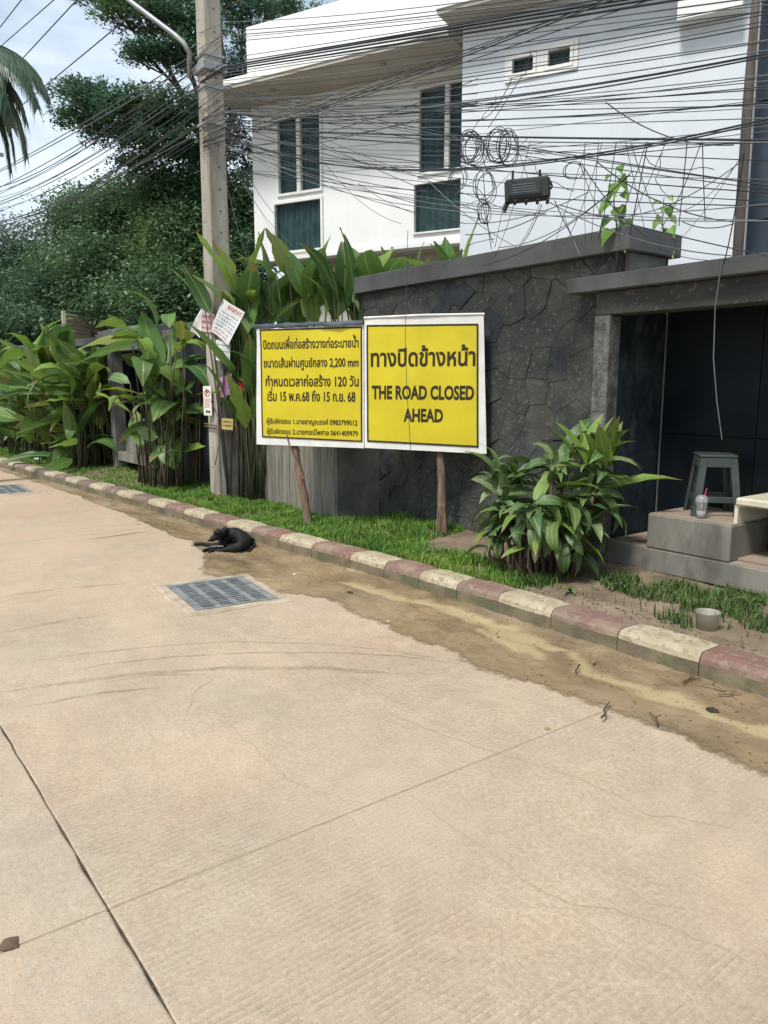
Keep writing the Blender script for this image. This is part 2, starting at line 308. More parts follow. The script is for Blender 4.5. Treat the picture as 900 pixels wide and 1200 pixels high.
def veins(m):
    t = m.node_tree; L = t.links.new; b = t.nodes['Principled BSDF']; tc = t.nodes.new('ShaderNodeTexCoord'); sp = t.nodes.new('ShaderNodeSeparateXYZ'); L(tc.outputs['Object'], sp.inputs[0])
    def ma(op, a, b_):
        x = t.nodes.new('ShaderNodeMath'); x.operation = op
        for k, v in enumerate((a, b_)):
            if isinstance(v, (int, float)): x.inputs[k].default_value = v
            elif v is not None: L(v, x.inputs[k])
        return x.outputs[0]
    def rng(f, a, b_, c, d):
        r = t.nodes.new('ShaderNodeMapRange')
        for k, v in zip(('From Min', 'From Max', 'To Min', 'To Max'), (a, b_, c, d)): r.inputs[k].default_value = v
        L(f, r.inputs[0]); return r.outputs[0]
    ay = ma('ABSOLUTE', sp.outputs['Y'], None)
    ph = ma('MULTIPLY', ma('ADD', sp.outputs['X'], ma('MULTIPLY', ay, -.7)), 190)       # side veins slant away from the midrib
    rib = rng(ay, .006, .011, 1, 0); vn = rng(ma('SINE', ph, None), .3, 1, 0, 1)
    n = t.nodes.new('ShaderNodeTexNoise'); n.inputs['Scale'].default_value = 7; n.inputs['Detail'].default_value = 5; L(tc.outputs['Object'], n.inputs['Vector'])
    oi = t.nodes.new('ShaderNodeObjectInfo')
    def mixc(f, c):
        x = t.nodes.new('ShaderNodeMix'); x.data_type = 'RGBA'; L(f, x.inputs['Factor']); src = b.inputs['Base Color'].links[0].from_socket
        for l in list(b.outputs[0].links): pass
        L(src, x.inputs['A']); x.inputs['B'].default_value = (*c, 1); L(x.outputs['Result'], b.inputs['Base Color'])
        for nd in t.nodes:
            if nd.type == 'BSDF_TRANSLUCENT': L(x.outputs['Result'], nd.inputs['Color'])
    mixc(ma('MULTIPLY', vn, .22), (.02, .05, .015)); mixc(ma('MULTIPLY', rib, .6), (.28, .36, .12))
    edge = ma('ADD', ma('ADD', rng(sp.outputs['X'], .62, 1.0, 0, .42), rng(ay, .07, .15, 0, .16)), ma('MULTIPLY', oi.outputs['Random'], .14))
    mixc(rng(ma('ADD', n.outputs['Fac'], edge), .88, .96, 0, .9), (.22, .15, .07))      # browned tips and margins
    mixc(ma('MULTIPLY', oi.outputs['Random'], .28), (.16, .24, .04))
    bp = t.nodes.new('ShaderNodeBump'); bp.inputs['Strength'].default_value = .35; bp.inputs['Distance'].default_value = .004; L(ma('ADD', vn, ma('MULTIPLY', rib, -2)), bp.inputs['Height']); L(bp.outputs[0], b.inputs['Normal'])
for m_ in M_hel+M_shrub: veins(m_)
M_grass = mat('grass_blade', (.13, .25, .035), (.085, .175, .028), scale=1.5, rough=.6, bump=0, c3=(.19, .27, .05), s3=2, island=.4, transl=.25)
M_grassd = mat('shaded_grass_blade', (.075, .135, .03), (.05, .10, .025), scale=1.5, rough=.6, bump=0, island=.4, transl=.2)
M_sap = leafmat('sapling_leaf', (.16, .30, .04), (.10, .22, .035), None, .35, .2)

# ------------------------------------------------------------------ kerb line
KS = np.array([-60, -40, -28, -20, -16, -12, -9, -7, -5.5, -4, -1.7, 10, 20]); KW = np.array([-6.5, -1.4, 1.3, 2.45, 2.84, 3.12, 3.32, 3.42, 3.54, 3.64, 3.67, 3.72, 3.7])
_ss = np.linspace(-60, 20, 1601); _ww = np.interp(_ss, KS, KW)
_k = np.ones(31)/31; _ww[15:-15] = np.convolve(_ww, _k, 'valid')
def wk(s): return float(np.interp(s, _ss, _ww))

# ground out to the horizon, below everything
g = MB(); g.add([(-400, -400, -.06), (400, -400, -.06), (400, 400, -.06), (-400, 400, -.06)], [(0, 1, 2, 3)])
tag(g.build('ground', M_ground), kind='structure')
# road base under the joints
rb = MB(); xs = list(np.arange(-58, 16.1, 1.0))
vs = []; 
for x in xs: vs += [(x, -9, -.0065), (x, wk(x)+.1, -.0065)]
rb.add(vs, [(2*i, 2*i+2, 2*i+3, 2*i+1) for i in range(len(xs)-1)])
road = rb.build('road', M_fill); tag(road, kind='structure')
# the cast slabs, joints recessed between them
def slab(x0, x1, y0f, y1f, m, rough0=0, rough1=0):
    n = max(2, int((x1-x0)/.12)); mb = MB(); top = []; ys = []
    for i in range(n+1):
        x = x0+(x1-x0)*i/n
        a = y0f(x)+(noise.noise(Vector((x*7, 3.1, 0)))*rough0+noise.noise(Vector((x*21, 8.1, 0)))*rough0*.6)
        b = y1f(x)+(noise.noise(Vector((x*7, 9.7, 0)))*rough1+noise.noise(Vector((x*23, 1.1, 0)))*rough1*.6)
        top += [(x, a, -.011), (x, a, -.003), (x, a+.006, 0), (x, b-.006, 0), (x, b, -.003), (x, b, -.011)]
    fs = []
    for i in range(n):
        for j in range(5): fs.append((i*6+j, i*6+6+j, i*6+7+j, i*6+1+j))
    fs += [(0, 1, 2, 3, 4, 5), tuple(n*6+k for k in (5, 4, 3, 2, 1, 0))]
    mb.add(top, fs); return mb.build('concrete_slab', m, road)
TJ = [-58, -52, -46, -40, -34, -28, -22, -14.15, -8.15, -2.15, 3.85, 9.85, 16]
for i in range(len(TJ)-1):
    a, b = TJ[i]+.005, TJ[i+1]-.005
    slab(a, b, lambda x: -9, lambda x: -2.45, M_agg)
    slab(a, b, lambda x: -2.43, lambda x: .580, M_agg, 0, .008)
    # the nearer kerb-side slab is cut round the drain
    slab(a, b, lambda x: .587, lambda x: wk(x)+.05, M_road, .008, 0)
j = MB(); j.box(-58, 16, .565, .605, -.0105, -.0055); j.build('dark_joint', M_joint, road)

for x in TJ[1:-1]:
    j = MB(); j.box(x-.006, x+.006, -9, .577, -.0064, -.0018); j.build('joint_filler', M_fill, road)
    j = MB(); j.box(x-.006, x+.006, .587, wk(x)+.04, -.0064, -.0018); j.build('joint_filler', M_fill, road)
# hairline cracks, tyre smears
def ribbon(pts, wd, z, m, name, parent, jag=0, taper=True):
    P = [Vector((p[0], p[1], z)) for p in pts]; Q = []
    for i in range(len(P)-1):
        k = max(2, int((P[i+1]-P[i]).length/.035))
        for q in range(k): 
            p = P[i].lerp(P[i+1], q/k); d = (P[i+1]-P[i]).normalized(); nrm = Vector((-d.y, d.x, 0))
            Q.append(p+nrm*(noise.noise(p*9)*jag*2+noise.noise(p*31)*jag))
    Q.append(P[-1]); mb = MB(); vs = []; n = len(Q)
    for i, p in enumerate(Q):
        d = (Q[min(i+1, n-1)]-Q[max(i-1, 0)]).normalized(); nrm = Vector((-d.y, d.x, 0))
        e = min(1, i/6, (n-1-i)/6) if taper else 1; h = wd/2*max(.1, e)*(.6+.8*abs(noise.noise(p*13)))
        vs += [p-nrm*h, p+nrm*h]
    mb.add(vs, [(2*i, 2*i+2, 2*i+3, 2*i+1) for i in range(n-1)]); return mb.build(name, m, parent)
def gp(px, py, z=0):
    a = (px-450)/900; v = (600-py)/900; c, s = math.cos(PITCH), math.sin(PITCH); X, Y, Z = a, c+v*s, -s+v*c; t = (z-1.55)/Z
    return ((.6*X-.8*Y)*t, (.8*X+.6*Y)*t)
M_crack = mat('crack_dirt', (.33, .27, .195), (.26, .21, .15), scale=9, rough=1, bump=0)
for pts, wd in (([(445, 833), (520, 862), (590, 885), (660, 905), (710, 925), (760, 955), (830, 965), (899, 980)], .004),
                ([(240, 820), (290, 870), (345, 915), (385, 935)], .004), ([(480, 930), (560, 990), (640, 1050), (720, 1068), (800, 1090), (899, 1140)], .004),
                ([(395, 785), (450, 815), (500, 840), (560, 870)], .003), ([(215, 845), (225, 815), (255, 790)], .008), ([(700, 995), (760, 1060), (830, 1070)], .003), ([(20, 905), (90, 930)], .003)):
    ribbon([gp(*p) for p in pts], wd, .0012, M_crack, 'crack', road, .012)
for pts, wd in (([(62, 791), (120, 779), (200, 770), (300, 765), (400, 765), (470, 769), (540, 778)], .022), ([(40, 775), (110, 765), (190, 757), (270, 752), (380, 755), (450, 762), (540, 775)], .018),
                ([(0, 742), (90, 725), (150, 716)], .03), ([(0, 812), (80, 800), (160, 790), (260, 783), (380, 783), (470, 790)], .05), ([(0, 700), (70, 690), (150, 684)], .04), ([(20, 830), (120, 812), (200, 805)], .03), ([(120, 800), (170, 792), (240, 790)], .03)):
    ribbon([gp(*p) for p in pts], wd*1.3, .0016, M_tyre, 'tyre_mark', road, .006)
ribbon([gp(*p) for p in [(98, 633), (130, 629), (165, 624), (183, 622)]], .02, .003, M_twig, 'sand_ridge', road, .004)

# dirt and mud along the gutter
def mud_mat():
    m = mat('gutter_mud', (.24, .175, .10), (.145, .105, .06), scale=3.2, rough=.9, bump=.5, bscale=30, c3=(.33, .245, .145), s3=1.6, spec=.5, speck=((.10, .072, .04), 40, .64))
    t = m.node_tree; L = t.links.new; b = t.nodes['Principled BSDF']; tc = t.nodes.new('ShaderNodeTexCoord')
    n = t.nodes.new('ShaderNodeTexNoise'); n.inputs['Scale'].default_value = 1.7; n.inputs['Detail'].default_value = 5; mpn = t.nodes.new('ShaderNodeMapping'); mpn.inputs['Scale'].default_value = (.6, 2, 1)
    L(tc.outputs['Object'], mpn.inputs[0]); L(mpn.outputs[0], n.inputs['Vector'])
    r = t.nodes.new('ShaderNodeMapRange'); r.inputs['From Min'].default_value = .40; r.inputs['From Max'].default_value = .54; r.inputs['To Min'].default_value = .75; r.inputs['To Max'].default_value = .16
    L(n.outputs['Fac'], r.inputs[0]); L(r.outputs[0], b.inputs['Roughness'])
    at_ = t.nodes.new('ShaderNodeAttribute'); at_.attribute_name = 'silt'; x = t.nodes.new('ShaderNodeMix'); x.data_type = 'RGBA'
    mu = t.nodes.new('ShaderNodeMath'); mu.operation = 'MULTIPLY'; mu.inputs[1].default_value = .8; L(at_.outputs['Fac'], mu.inputs[0]); L(mu.outputs[0], x.inputs['Factor'])
    L(b.inputs['Base Color'].links[0].from_socket, x.inputs['A']); x.inputs['B'].default_value = (.40, .32, .18, 1); L(x.outputs['Result'], b.inputs['Base Color'])
    # thin and broken at its outer edge
    ae = t.nodes.new('ShaderNodeAttribute'); ae.attribute_name = 'spread'; ne = t.nodes.new('ShaderNodeTexNoise'); ne.inputs['Scale'].default_value = 14; ne.inputs['Detail'].default_value = 7; ne.inputs['Roughness'].default_value = .7; L(tc.outputs['Object'], ne.inputs['Vector'])
    a1 = t.nodes.new('ShaderNodeMath'); a1.operation = 'MULTIPLY_ADD'; L(ae.outputs['Fac'], a1.inputs[0]); a1.inputs[1].default_value = 3.2; L(ne.outputs['Fac'], a1.inputs[2])
    r9 = t.nodes.new('ShaderNodeMapRange'); r9.inputs['From Min'].default_value = .52; r9.inputs['From Max'].default_value = .78; L(a1.outputs[0], r9.inputs[0])
    tr = t.nodes.new('ShaderNodeBsdfTransparent'); ms = t.nodes.new('ShaderNodeMixShader'); L(r9.outputs[0], ms.inputs[0]); L(tr.outputs[0], ms.inputs[1]); L(b.outputs[0], ms.inputs[2]); L(ms.outputs[0], t.nodes['Material Output'].inputs['Surface'])
    return m
M_mud = mud_mat()
ME = [(-30, -.12), (-16, -.14), (-12, -.2), (-9, -.35), (-7.2, -.5), (-6.6, -.62), (-6.0, -.95), (-5.6, -1.05), (-4.72, -.75), (-4.35, -.73), (-3.9, -.77), (-3.5, -.80), (-3.06, -.83), (-2.7, -.78), (-2.4, -.75), (-2.08, -.73), (-1.76, -.70), (-1.36, -.74), (0, -.7), (4, -.7), (9, -.6)]
mb = MB(); sx = list(np.concatenate([np.arange(-30, -9, .3), np.arange(-9, 9, .035)])); nj = 34; vs = []; SILT = []
RUN = [[(Vector((*gp(*p), 0)), wd) for p, wd in zip(pts_, wds_)] for pts_, wds_ in (([(672, 768), (690, 790), (730, 805), (790, 823), (850, 845), (899, 862), (980, 890)], [.03, .05, .05, .06, .05, .07, .06]), ([(400, 684), (470, 703), (530, 716), (600, 745), (660, 765)], [.03, .08, .05, .09, .03]), ([(560, 740), (610, 760), (640, 775)], [.03, .09, .03]))]
def silt_at(p):
    best = 0
    for ch_ in RUN:
        for (a_, wa), (b_, wb) in zip(ch_, ch_[1:]):
            d_ = b_-a_; t_ = max(0, min(1, (p-a_).dot(d_)/d_.length_squared)); q_ = (a_+d_*t_-p).length; wd_ = wa+(wb-wa)*t_; best = max(best, 1-q_/(wd_*1.3))
    return max(0, min(1, best*1.6))
for x in sx:
    off = np.interp(x, [p[0] for p in ME], [p[1] for p in ME])
    off += noise.noise(Vector((x*2.3, 0, 5)))*.07+noise.noise(Vector((x*8, 0, 2)))*.035+noise.noise(Vector((x*30, 0, 2)))*.012
    k = wk(x)
    for q in range(nj+1):
        f = q/nj; y = k+off*(1-f)+.01*f
        pv = Vector((x+.08*noise.noise(Vector((x*6, y*6, 3))), y+.07*noise.noise(Vector((x*7, y*7, 8))), 0)); sl = silt_at(pv) if x > -6.5 else 0; SILT.append(sl)
        z = .0045+(.008*f+.014*max(0, noise.noise(Vector((x*2.2, y*5, 1))))+.010*noise.noise(Vector((x*9, y*13, 4)))+.008*noise.noise(Vector((x*25, y*30, 4)))+.006*noise.noise(Vector((x*60, y*60, 4))))*min(1, f*5)*(1-.8*sl)
        if f == 0: z = -.001
        vs.append((x, y, max(z, .0022) if f else z))
mb.add(vs, [(i*(nj+1)+q, (i+1)*(nj+1)+q, (i+1)*(nj+1)+q+1, i*(nj+1)+q+1) for i in range(len(sx)-1) for q in range(nj)])
mo = mb.build('gutter_mud', M_mud, smooth=True); tag(mo, kind='structure')
at_ = mo.data.attributes.new('silt', 'FLOAT', 'POINT'); at_.data.foreach_set('value', SILT)
at_ = mo.data.attributes.new('spread', 'FLOAT', 'POINT'); at_.data.foreach_set('value', [i % (nj+1)/nj for i in range(len(vs))])
# the pale silt runnel
M_silt = mat('wet_silt', (.33, .25, .13), (.24, .18, .10), scale=6, rough=.35, bump=.3, spec=.5)
def strip(pts, wds, z, m, name):
    P = [Vector((*gp(*p), 0)) for p in pts]; Q = []; W_ = []
    for i in range(len(P)-1):
        for q in range(8): Q.append(P[i].lerp(P[i+1], q/8)); W_.append(wds[i]*(1-q/8)+wds[i+1]*q/8)
    mb = MB(); vs = []; n = len(Q)
    for i, p in enumerate(Q):
        d = (Q[min(i+1, n-1)]-Q[max(i-1, 0)]).normalized(); nr = Vector((-d.y, d.x, 0)); h = W_[i]/2
        a = p-nr*h*(1+.5*noise.noise(p*11)); c = p+nr*h*(1+.5*noise.noise(p*13+Vector((5, 0, 0))))
        vs += [(a.x, a.y, z-.006), (p.x, p.y, z), (c.x, c.y, z-.006)]
    mb.add(vs, [f for i in range(n-1) for f in ((3*i, 3*i+3, 3*i+4, 3*i+1), (3*i+1, 3*i+4, 3*i+5, 3*i+2))]); return tag(mb.build(name, m, smooth=True), kind='structure')
#strip([(672, 768), (690, 790), (730, 805), (790, 823), (850, 845), (899, 862), (960, 885)], [.03, .10, .09, .12, .10, .12, .1], .024, M_silt, 'silt_runnel')
#strip([(420, 690), (470, 703), (530, 716), (600, 745), (660, 765)], [.02, .07, .05, .08, .03], .020, M_silt, 'silt_runnel')

# kerb: blocks painted by turns
def rough_block(x0, x1, m):
    n = 4; prof = [(0, -.02), (0, .09), (.006, .118), (.03, .142), (.065, .15), (.21, .148), (.24, .13), (.24, -.02)]
    mb = MB(); vs = []; k = len(prof)
    for i in range(n+1):
        x = x0+(x1-x0)*i/n; e = .006 if i in (0, n) else 0
        for (dy, dz) in prof:
            z = dz-(e if dz > .1 else 0); y = dy+(e if dy < .01 else 0)
            p = Vector((x, wk(x)+y, z)); q = noise.noise_vector(p*14)*.004+noise.noise_vector(p*3)*.004
            vs.append(p+q)
    fs = []; ms = []
    for i in range(n):
        for q in range(k-1): fs.append((i*k+q, i*k+q+1, (i+1)*k+q+1, (i+1)*k+q)); ms.append(1 if q == 0 else 0)
    fs += [tuple(range(k)), tuple(n*k+q for q in reversed(range(k)))]; ms += [1, 1]
    mb.add(vs, fs); mb.m = ms
    return recalc(mb.build('kerb_block', [m, M_kerb_face], kerb))
kerb = empty('kerb', (0, 3.5, 0), kind='structure')
joints = [(815, 2.12)]
bx = [-1.0, -1.62, -2.11, -2.62, -3.12, -3.58, -3.98, -4.38, -4.79, -5.23, -5.78]
x = 8.
edges = []
while x > -1.0: edges.append(x); x -= .5
edges += bx; x = -6.3
while x > -58: edges.append(x); x -= .5
i0 = edges.index(-2.11)
for i in range(len(edges)-1):
    a, b = edges[i+1], edges[i]
    red = (i-i0) % 2 == 1            # -2.11 .. -1.62 (i0-1) red, i0 cream
    m = M_cream if not red else (M_red if a > -9.5 else M_maroon)
    o = rough_block(a+.003, b-.003, m)

# verge soil, rising and falling a little
mb = MB(); xs = np.concatenate([np.arange(-58, -20, 1.), np.arange(-20, 10, .2)]); ny = 16; vs = []
for x in xs:
    k = wk(x)+.235
    for q in range(ny+1):
        f = q/ny; y = k+(7.0-k)*f
        z = .118+.03*noise.noise(Vector((x*1.2, y*1.5, 2)))+.015*noise.noise(Vector((x*5, y*5, 7)))-(.02 if f == 0 else 0)
        z += .05*max(0, min(1, (y-4.5)/.6)) if x > -6.5 else 0
        vs.append((x, y, z))
mb.add(vs, [(i*(ny+1)+q, (i+1)*(ny+1)+q, (i+1)*(ny+1)+q+1, i*(ny+1)+q+1) for i in range(len(xs)-1) for q in range(ny)])
tag(mb.build('verge', M_dirt, smooth=True), kind='structure')
mb = MB(); mb.add([(-58, 7, .12), (16, 7, .12), (16, 60, .12), (-58, 60, .12)], [(0, 1, 2, 3)]); tag(mb.build('garden_ground', M_dirt), kind='structure')
def vz(x, y):
    z = .118+.03*noise.noise(Vector((x*1.2, y*1.5, 2)))+.015*noise.noise(Vector((x*5, y*5, 7)))
    return z+(.05*max(0, min(1, (y-4.5)/.6)) if x > -6.5 else 0)

# grass
def grass(name, m, n, xr, yf, hr, seed, dens=None):
    r = np.random.RandomState(seed); V = []; F = []; k = 0
    X = r.uniform(xr[0], xr[1], n); T = r.rand(n); H_ = r.uniform(hr[0], hr[1], n); A = r.rand(n)*6.283; Lm = r.uniform(.1, .9, n); Wd = r.uniform(.003, .006, n)
    for i in range(n):
        x = X[i]; y0, y1 = yf(x); y = y0+(y1-y0)*T[i]
        if dens and r.rand() > dens(x, y): continue
        z = vz(x, y)-.005; h = H_[i]*(.7+.6*abs(noise.noise(Vector((x*3, y*3, 1))))); a = A[i]; dx, dy = math.cos(a), math.sin(a); wd = Wd[i]*max(1, -x/7); l = Lm[i]*h
        V += [(x-dy*wd, y+dx*wd, z), (x+dy*wd, y-dx*wd, z), (x+dy*wd*.6+dx*l*.35, y-dx*wd*.6+dy*l*.35, z+h*.6), (x-dy*wd*.6+dx*l*.35, y+dx*wd*.6+dy*l*.35, z+h*.6), (x+dx*l, y+dy*l, z+h*(1-.25*Lm[i]))]
        F.append((k, k+1, k+2)); F.append((k, k+2, k+3)); F.append((k+3, k+2, k+4)); k += 5
    return tag(fastmesh(name, V, F, m), kind='stuff')
def dl(x, y):
    f = .85 if noise.noise(Vector((x*1.8, y*2.2, 3))) > -.22 else .12
    if x > -5.3: f *= max(0, 1-(y-wk(x)-.55)/.3) if y > wk(x)+.55 else 1
    return f
tag(grass('grass', M_grass, 62000, (-10.5, -3.6), lambda x: (wk(x)+.2, 4.95 if x > -6.6 else 4.42), (.05, .11), 1, dl), 'bright green grass along the kerb below the yellow sign', 'grass')
tag(grass('grass', M_grass, 26000, (-26, -10.5), lambda x: (wk(x)+.2, wk(x)+1.5), (.03, .06), 2, lambda x, y: .9 if noise.noise(Vector((x*1.1, y*1.2, 3))) > -.35 else .25), 'short grass on the far verge beyond the concrete pole', 'grass')
def dr(x, y): return 1 if noise.noise(Vector((x*2.6, y*3, 9))) > -.02+.6*max(0, (4.6-y)) else .02
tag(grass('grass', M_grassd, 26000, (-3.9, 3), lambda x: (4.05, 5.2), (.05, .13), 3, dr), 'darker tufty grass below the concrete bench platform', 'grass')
def pebbles(name, n, reg, sz, m, seed, label):
    r = random.Random(seed); V = []; F = []
    for i in range(n):
        x, y = reg(r); z = vz(x, y) if y > wk(x)+.2 else .01; a = r.uniform(*sz); k = len(V)
        for (dx, dy, dz) in ((1, 0, 0), (0, 1, 0), (-1, 0, 0), (0, -1, 0), (0, 0, .6), (0, 0, -.4)): V.append((x+dx*a*r.uniform(.6, 1.2), y+dy*a*r.uniform(.6, 1.2), z+dz*a))
        for f in ((0, 1, 4), (1, 2, 4), (2, 3, 4), (3, 0, 4), (1, 0, 5), (2, 1, 5), (3, 2, 5), (0, 3, 5)): F.append(tuple(q+k for q in f))
    return tag(fastmesh(name, V, F, m), label, 'gravel', kind='stuff')
M_peb = mat('grit', (.22, .17, .12), (.12, .09, .06), scale=20, rough=1, island=.5)
def rg(r):
    x = r.uniform(-12, 1); return x, wk(x)-abs(r.gauss(0, .35))
pebbles('gutter_grit', 2200, rg, (.0015, .0055), M_peb, 4, 'brown grit scattered in the gutter by the kerb')
def rg2(r):
    x = r.uniform(-6.5, 1); return x, wk(x)+.25+abs(r.gauss(0, .3))
pebbles('verge_grit', 1500, rg2, (.003, .012), M_peb, 5, 'small stones lying in the soil behind the kerb')

# ------------------------------------------------------------------ walls
def voronoi_cells(x0, x1, z0, z1, step, seed):
    r = random.Random(seed); pts = []
    nx = int((x1-x0)/step)+1; nz_ = int((z1-z0)/step)+1
    for i in range(-1, nx+1):
        for q in range(-1, nz_+1): pts.append((x0+(i+.5+r.uniform(-.49, .49))*step, z0+(q+.5+r.uniform(-.42, .42))*step*1.05))
    out = []
    for i, p in enumerate(pts):
        poly = [(x0, z0), (x1, z0), (x1, z1), (x0, z1)]
        for q, o in enumerate(pts):
            if q == i or abs(o[0]-p[0]) > 3*step or abs(o[1]-p[1]) > 3*step: continue
            mx_, mz = (p[0]+o[0])/2, (p[1]+o[1])/2; dx, dz = o[0]-p[0], o[1]-p[1]; ln = math.hypot(dx, dz); g_ = .0018
            nw = []
            for a in range(len(poly)):
                A, B = poly[a], poly[(a+1) % len(poly)]
                da = ((A[0]-mx_)*dx+(A[1]-mz)*dz)/ln+g_; db = ((B[0]-mx_)*dx+(B[1]-mz)*dz)/ln+g_
                if da <= 0: nw.append(A)
                if da*db < 0: tt = da/(da-db); nw.append((A[0]+(B[0]-A[0])*tt, A[1]+(B[1]-A[1])*tt))
            poly = nw
            if len(poly) < 3: break
        if len(poly) >= 3:
            ar = abs(sum(poly[a][0]*poly[(a+1) % len(poly)][1]-poly[(a+1) % len(poly)][0]*poly[a][1] for a in range(len(poly))))/2
            if ar > .002: out.append(poly)
    return out
sw = empty('stone_wall', (-5.4, 5.2, .1), 'tall dark crazy paved slate wall behind the yellow sign, under a grey coping', 'wall')
MB().box(-7.08, -3.72, 5.0, 5.5, 0, 2.52).build('backing', M_mortar, sw)
r = random.Random(5)
for poly in voronoi_cells(-7.07, -3.73, .02, 2.51, .25, 3):
    cx = sum(p[0] for p in poly)/len(poly); cz = sum(p[1] for p in poly)/len(poly); d = r.uniform(.005, .017); ins = .97
    n = len(poly); tx, tz = r.uniform(-.03, .03), r.uniform(-.03, .03); vs = [(x, 5.001, z) for x, z in poly]+[(x, 5-max(.002, d*.7+tx*(x-cx)+tz*(z-cz)), z) for x, z in poly]+[(cx+(x-cx)*ins, 5-max(.004, d+tx*(x-cx)+tz*(z-cz)), cz+(z-cz)*ins) for x, z in poly]
    fs = [tuple(range(2*n, 3*n))]+[(k*n+i, k*n+(i+1) % n, (k+1)*n+(i+1) % n, (k+1)*n+i) for k in (0, 1) for i in range(n)]
    mb = MB(); mb.add(vs, fs); u = r.random()
    recalc(mb.build('stone', M_slate if u < .66 else (M_slate2 if u < .82 else M_slate3), sw))
MB().box(-7.12, -3.60, 4.93, 5.6, 2.52, 2.69, bev=.006).build('coping', M_coping, sw)
MB().box(-3.718, -3.66, 5.05, 5.5, 2.35, 2.518, bev=.004).build('end_slab', M_conc, sw)

pf = empty('board_fence', (-7.7, 4.45, .1), 'low fence of weathered grey upright boards behind the left sign post', 'fence')
MB().box(-8.66, -6.76, 4.46, 4.52, .05, 1.95).build('fence_rail', M_darkwall, pf)
x = -8.66; r = random.Random(8)
while x < -6.82:
    wd = r.uniform(.08, .12); wd = min(wd, -6.78-x); d = r.uniform(0, .008)
    MB().box(x+.002, x+wd-.002, 4.435-d, 4.458, .06, 1.97, bev=.002).build('plank', M_plank, pf); x += wd
MB().box(-6.775, -6.735, 4.43, 5.0, .05, 1.98, bev=.003).build('edge_post', M_conc, pf)

lw = empty('garden_wall', (-10, 4.5, .1), 'plain dark grey garden wall behind the heliconias left of the sign', 'wall')
MB().box(-11.40, -8.67, 4.42, 4.6, 0, 2.2).build('wall_panel', M_darkwall, lw)
MB().box(-11.40, -8.60, 4.36, 4.66, 2.2, 2.33, bev=.005).build('coping', M_coping, lw)
lw2 = empty('garden_wall', (-13.5, 4.5, .1), 'plain dark wall running off behind the leftmost heliconia hedge', 'wall', rz=math.atan2(1.3, 13)+math.pi)
MB().box(0, 22, -.2, 0, 0, 2.15).build('wall_panel', M_darkwall, lw2, local=True)
MB().box(0, 22, -.26, .06, 2.15, 2.28, bev=.005).build('coping', M_coping, lw2, local=True)
MB().box(3.2, 3.95, .002, .03, .1, 1.6).build('render_panel', mat('pale_render', (.24, .22, .18), (.18, .165, .14), scale=4), lw2, local=True)

# roofed bench niche, right
def T_near():
    t = empty('roofed_bench_niche', (-2, 5.2, .1), 'dark roofed wall niche at the right with a stepped concrete bench', 'niche')
    MB().box(-4.06, 6, 4.80, 5.75, 2.235, 2.345, bev=.005).build('coping', M_coping, t)
    MB().box(-3.84, 6, 4.885, 5.1, 2.06, 2.232, bev=.006).build('header_beam', M_header, t)
    MB().box(-3.84, -3.70, 4.88, 5.02, .02, 2.057, bev=.006).build('pillar', M_pillar, t)
    MB().box(-3.838, -3.71, 5.023, 5.62, .02, 2.232).build('side_panel', M_splash, t)
    bw = MB().box(-3.708, 6, 5.62, 5.75, .02, 2.232).build('back_wall', M_tile, t)
    for k in range(0, 12):
        x0 = -3.70+k*.8
        MB().box(x0+.003, x0+.797, 5.605, 5.619, .35, 1.15, bev=.002).build('tile', M_tile, t)
        MB().box(x0+.003, x0+.797, 5.605, 5.619, 1.156, 2.2, bev=.002).build('tile', M_tile, t)
    MB().box(-3.70, 6, 5.11, 5.6, 2.18, 2.23).build('ceiling', M_darkwall, t)
    bn = MB().box(-3.70, 6, 4.955, 5.6, .17, .34, bev=.007).build('bench_slab', M_bench, t)
    MB().box(-3.69, 6, 4.965, 5.6, .341, .346).build('slab_top', M_benchtop, t)
    MB().box(-3.33, -2.68, 4.952, 5.6, .347, .60, bev=.008).build('bench_block', M_bench, t)
    MB().box(-3.322, -2.688, 4.962, 5.6, .601, .605).build('block_top', M_benchtop, t)
    MB().box(-3.70, 6, 5.10, 5.6, .0, .168).build('footing', M_dirt, t)
    # thin grey rod against the niche corner
    MB().tube([(-3.69, 5.6, .36), (-3.69, 5.6, 2.1)], .006, 5).build('corner_bead', M_conc, t)
T_near()

def T_far():
    t = empty('roofed_bench_niche', (-12.4, 4.6, .1), 'smaller grey framed bench niche between the heliconias on the left', 'niche')
    for a, b in ((-13.42, -13.22), (-11.70, -11.43)): MB().box(a, b, 4.2, 4.4, .02, 2.28, bev=.006).build('pillar', M_conc, t)
    MB().box(-13.22, -11.70, 4.21, 4.4, 2.08, 2.28, bev=.006).build('header_beam', M_conc, t)
    MB().box(-13.55, -11.3, 4.1, 5.1, 2.285, 2.42, bev=.006).build('coping', M_coping, t)
    MB().box(-13.4, -11.45, 4.95, 5.05, .02, 2.28).build('back_wall', M_tile, t)
    MB().box(-13.42, -13.25, 4.41, 4.94, .02, 2.28).build('side_panel', M_tile, t); MB().box(-11.6, -11.45, 4.41, 4.94, .02, 2.28).build('side_panel', M_tile, t)
    MB().box(-13.215, -11.705, 4.22, 4.94, .27, .42, bev=.006).build('bench_slab', M_bench, t)
    MB().box(-12.78, -12.2, 4.23, 4.94, .422, .80, bev=.006).build('bench_block', M_bench, t)
T_far()

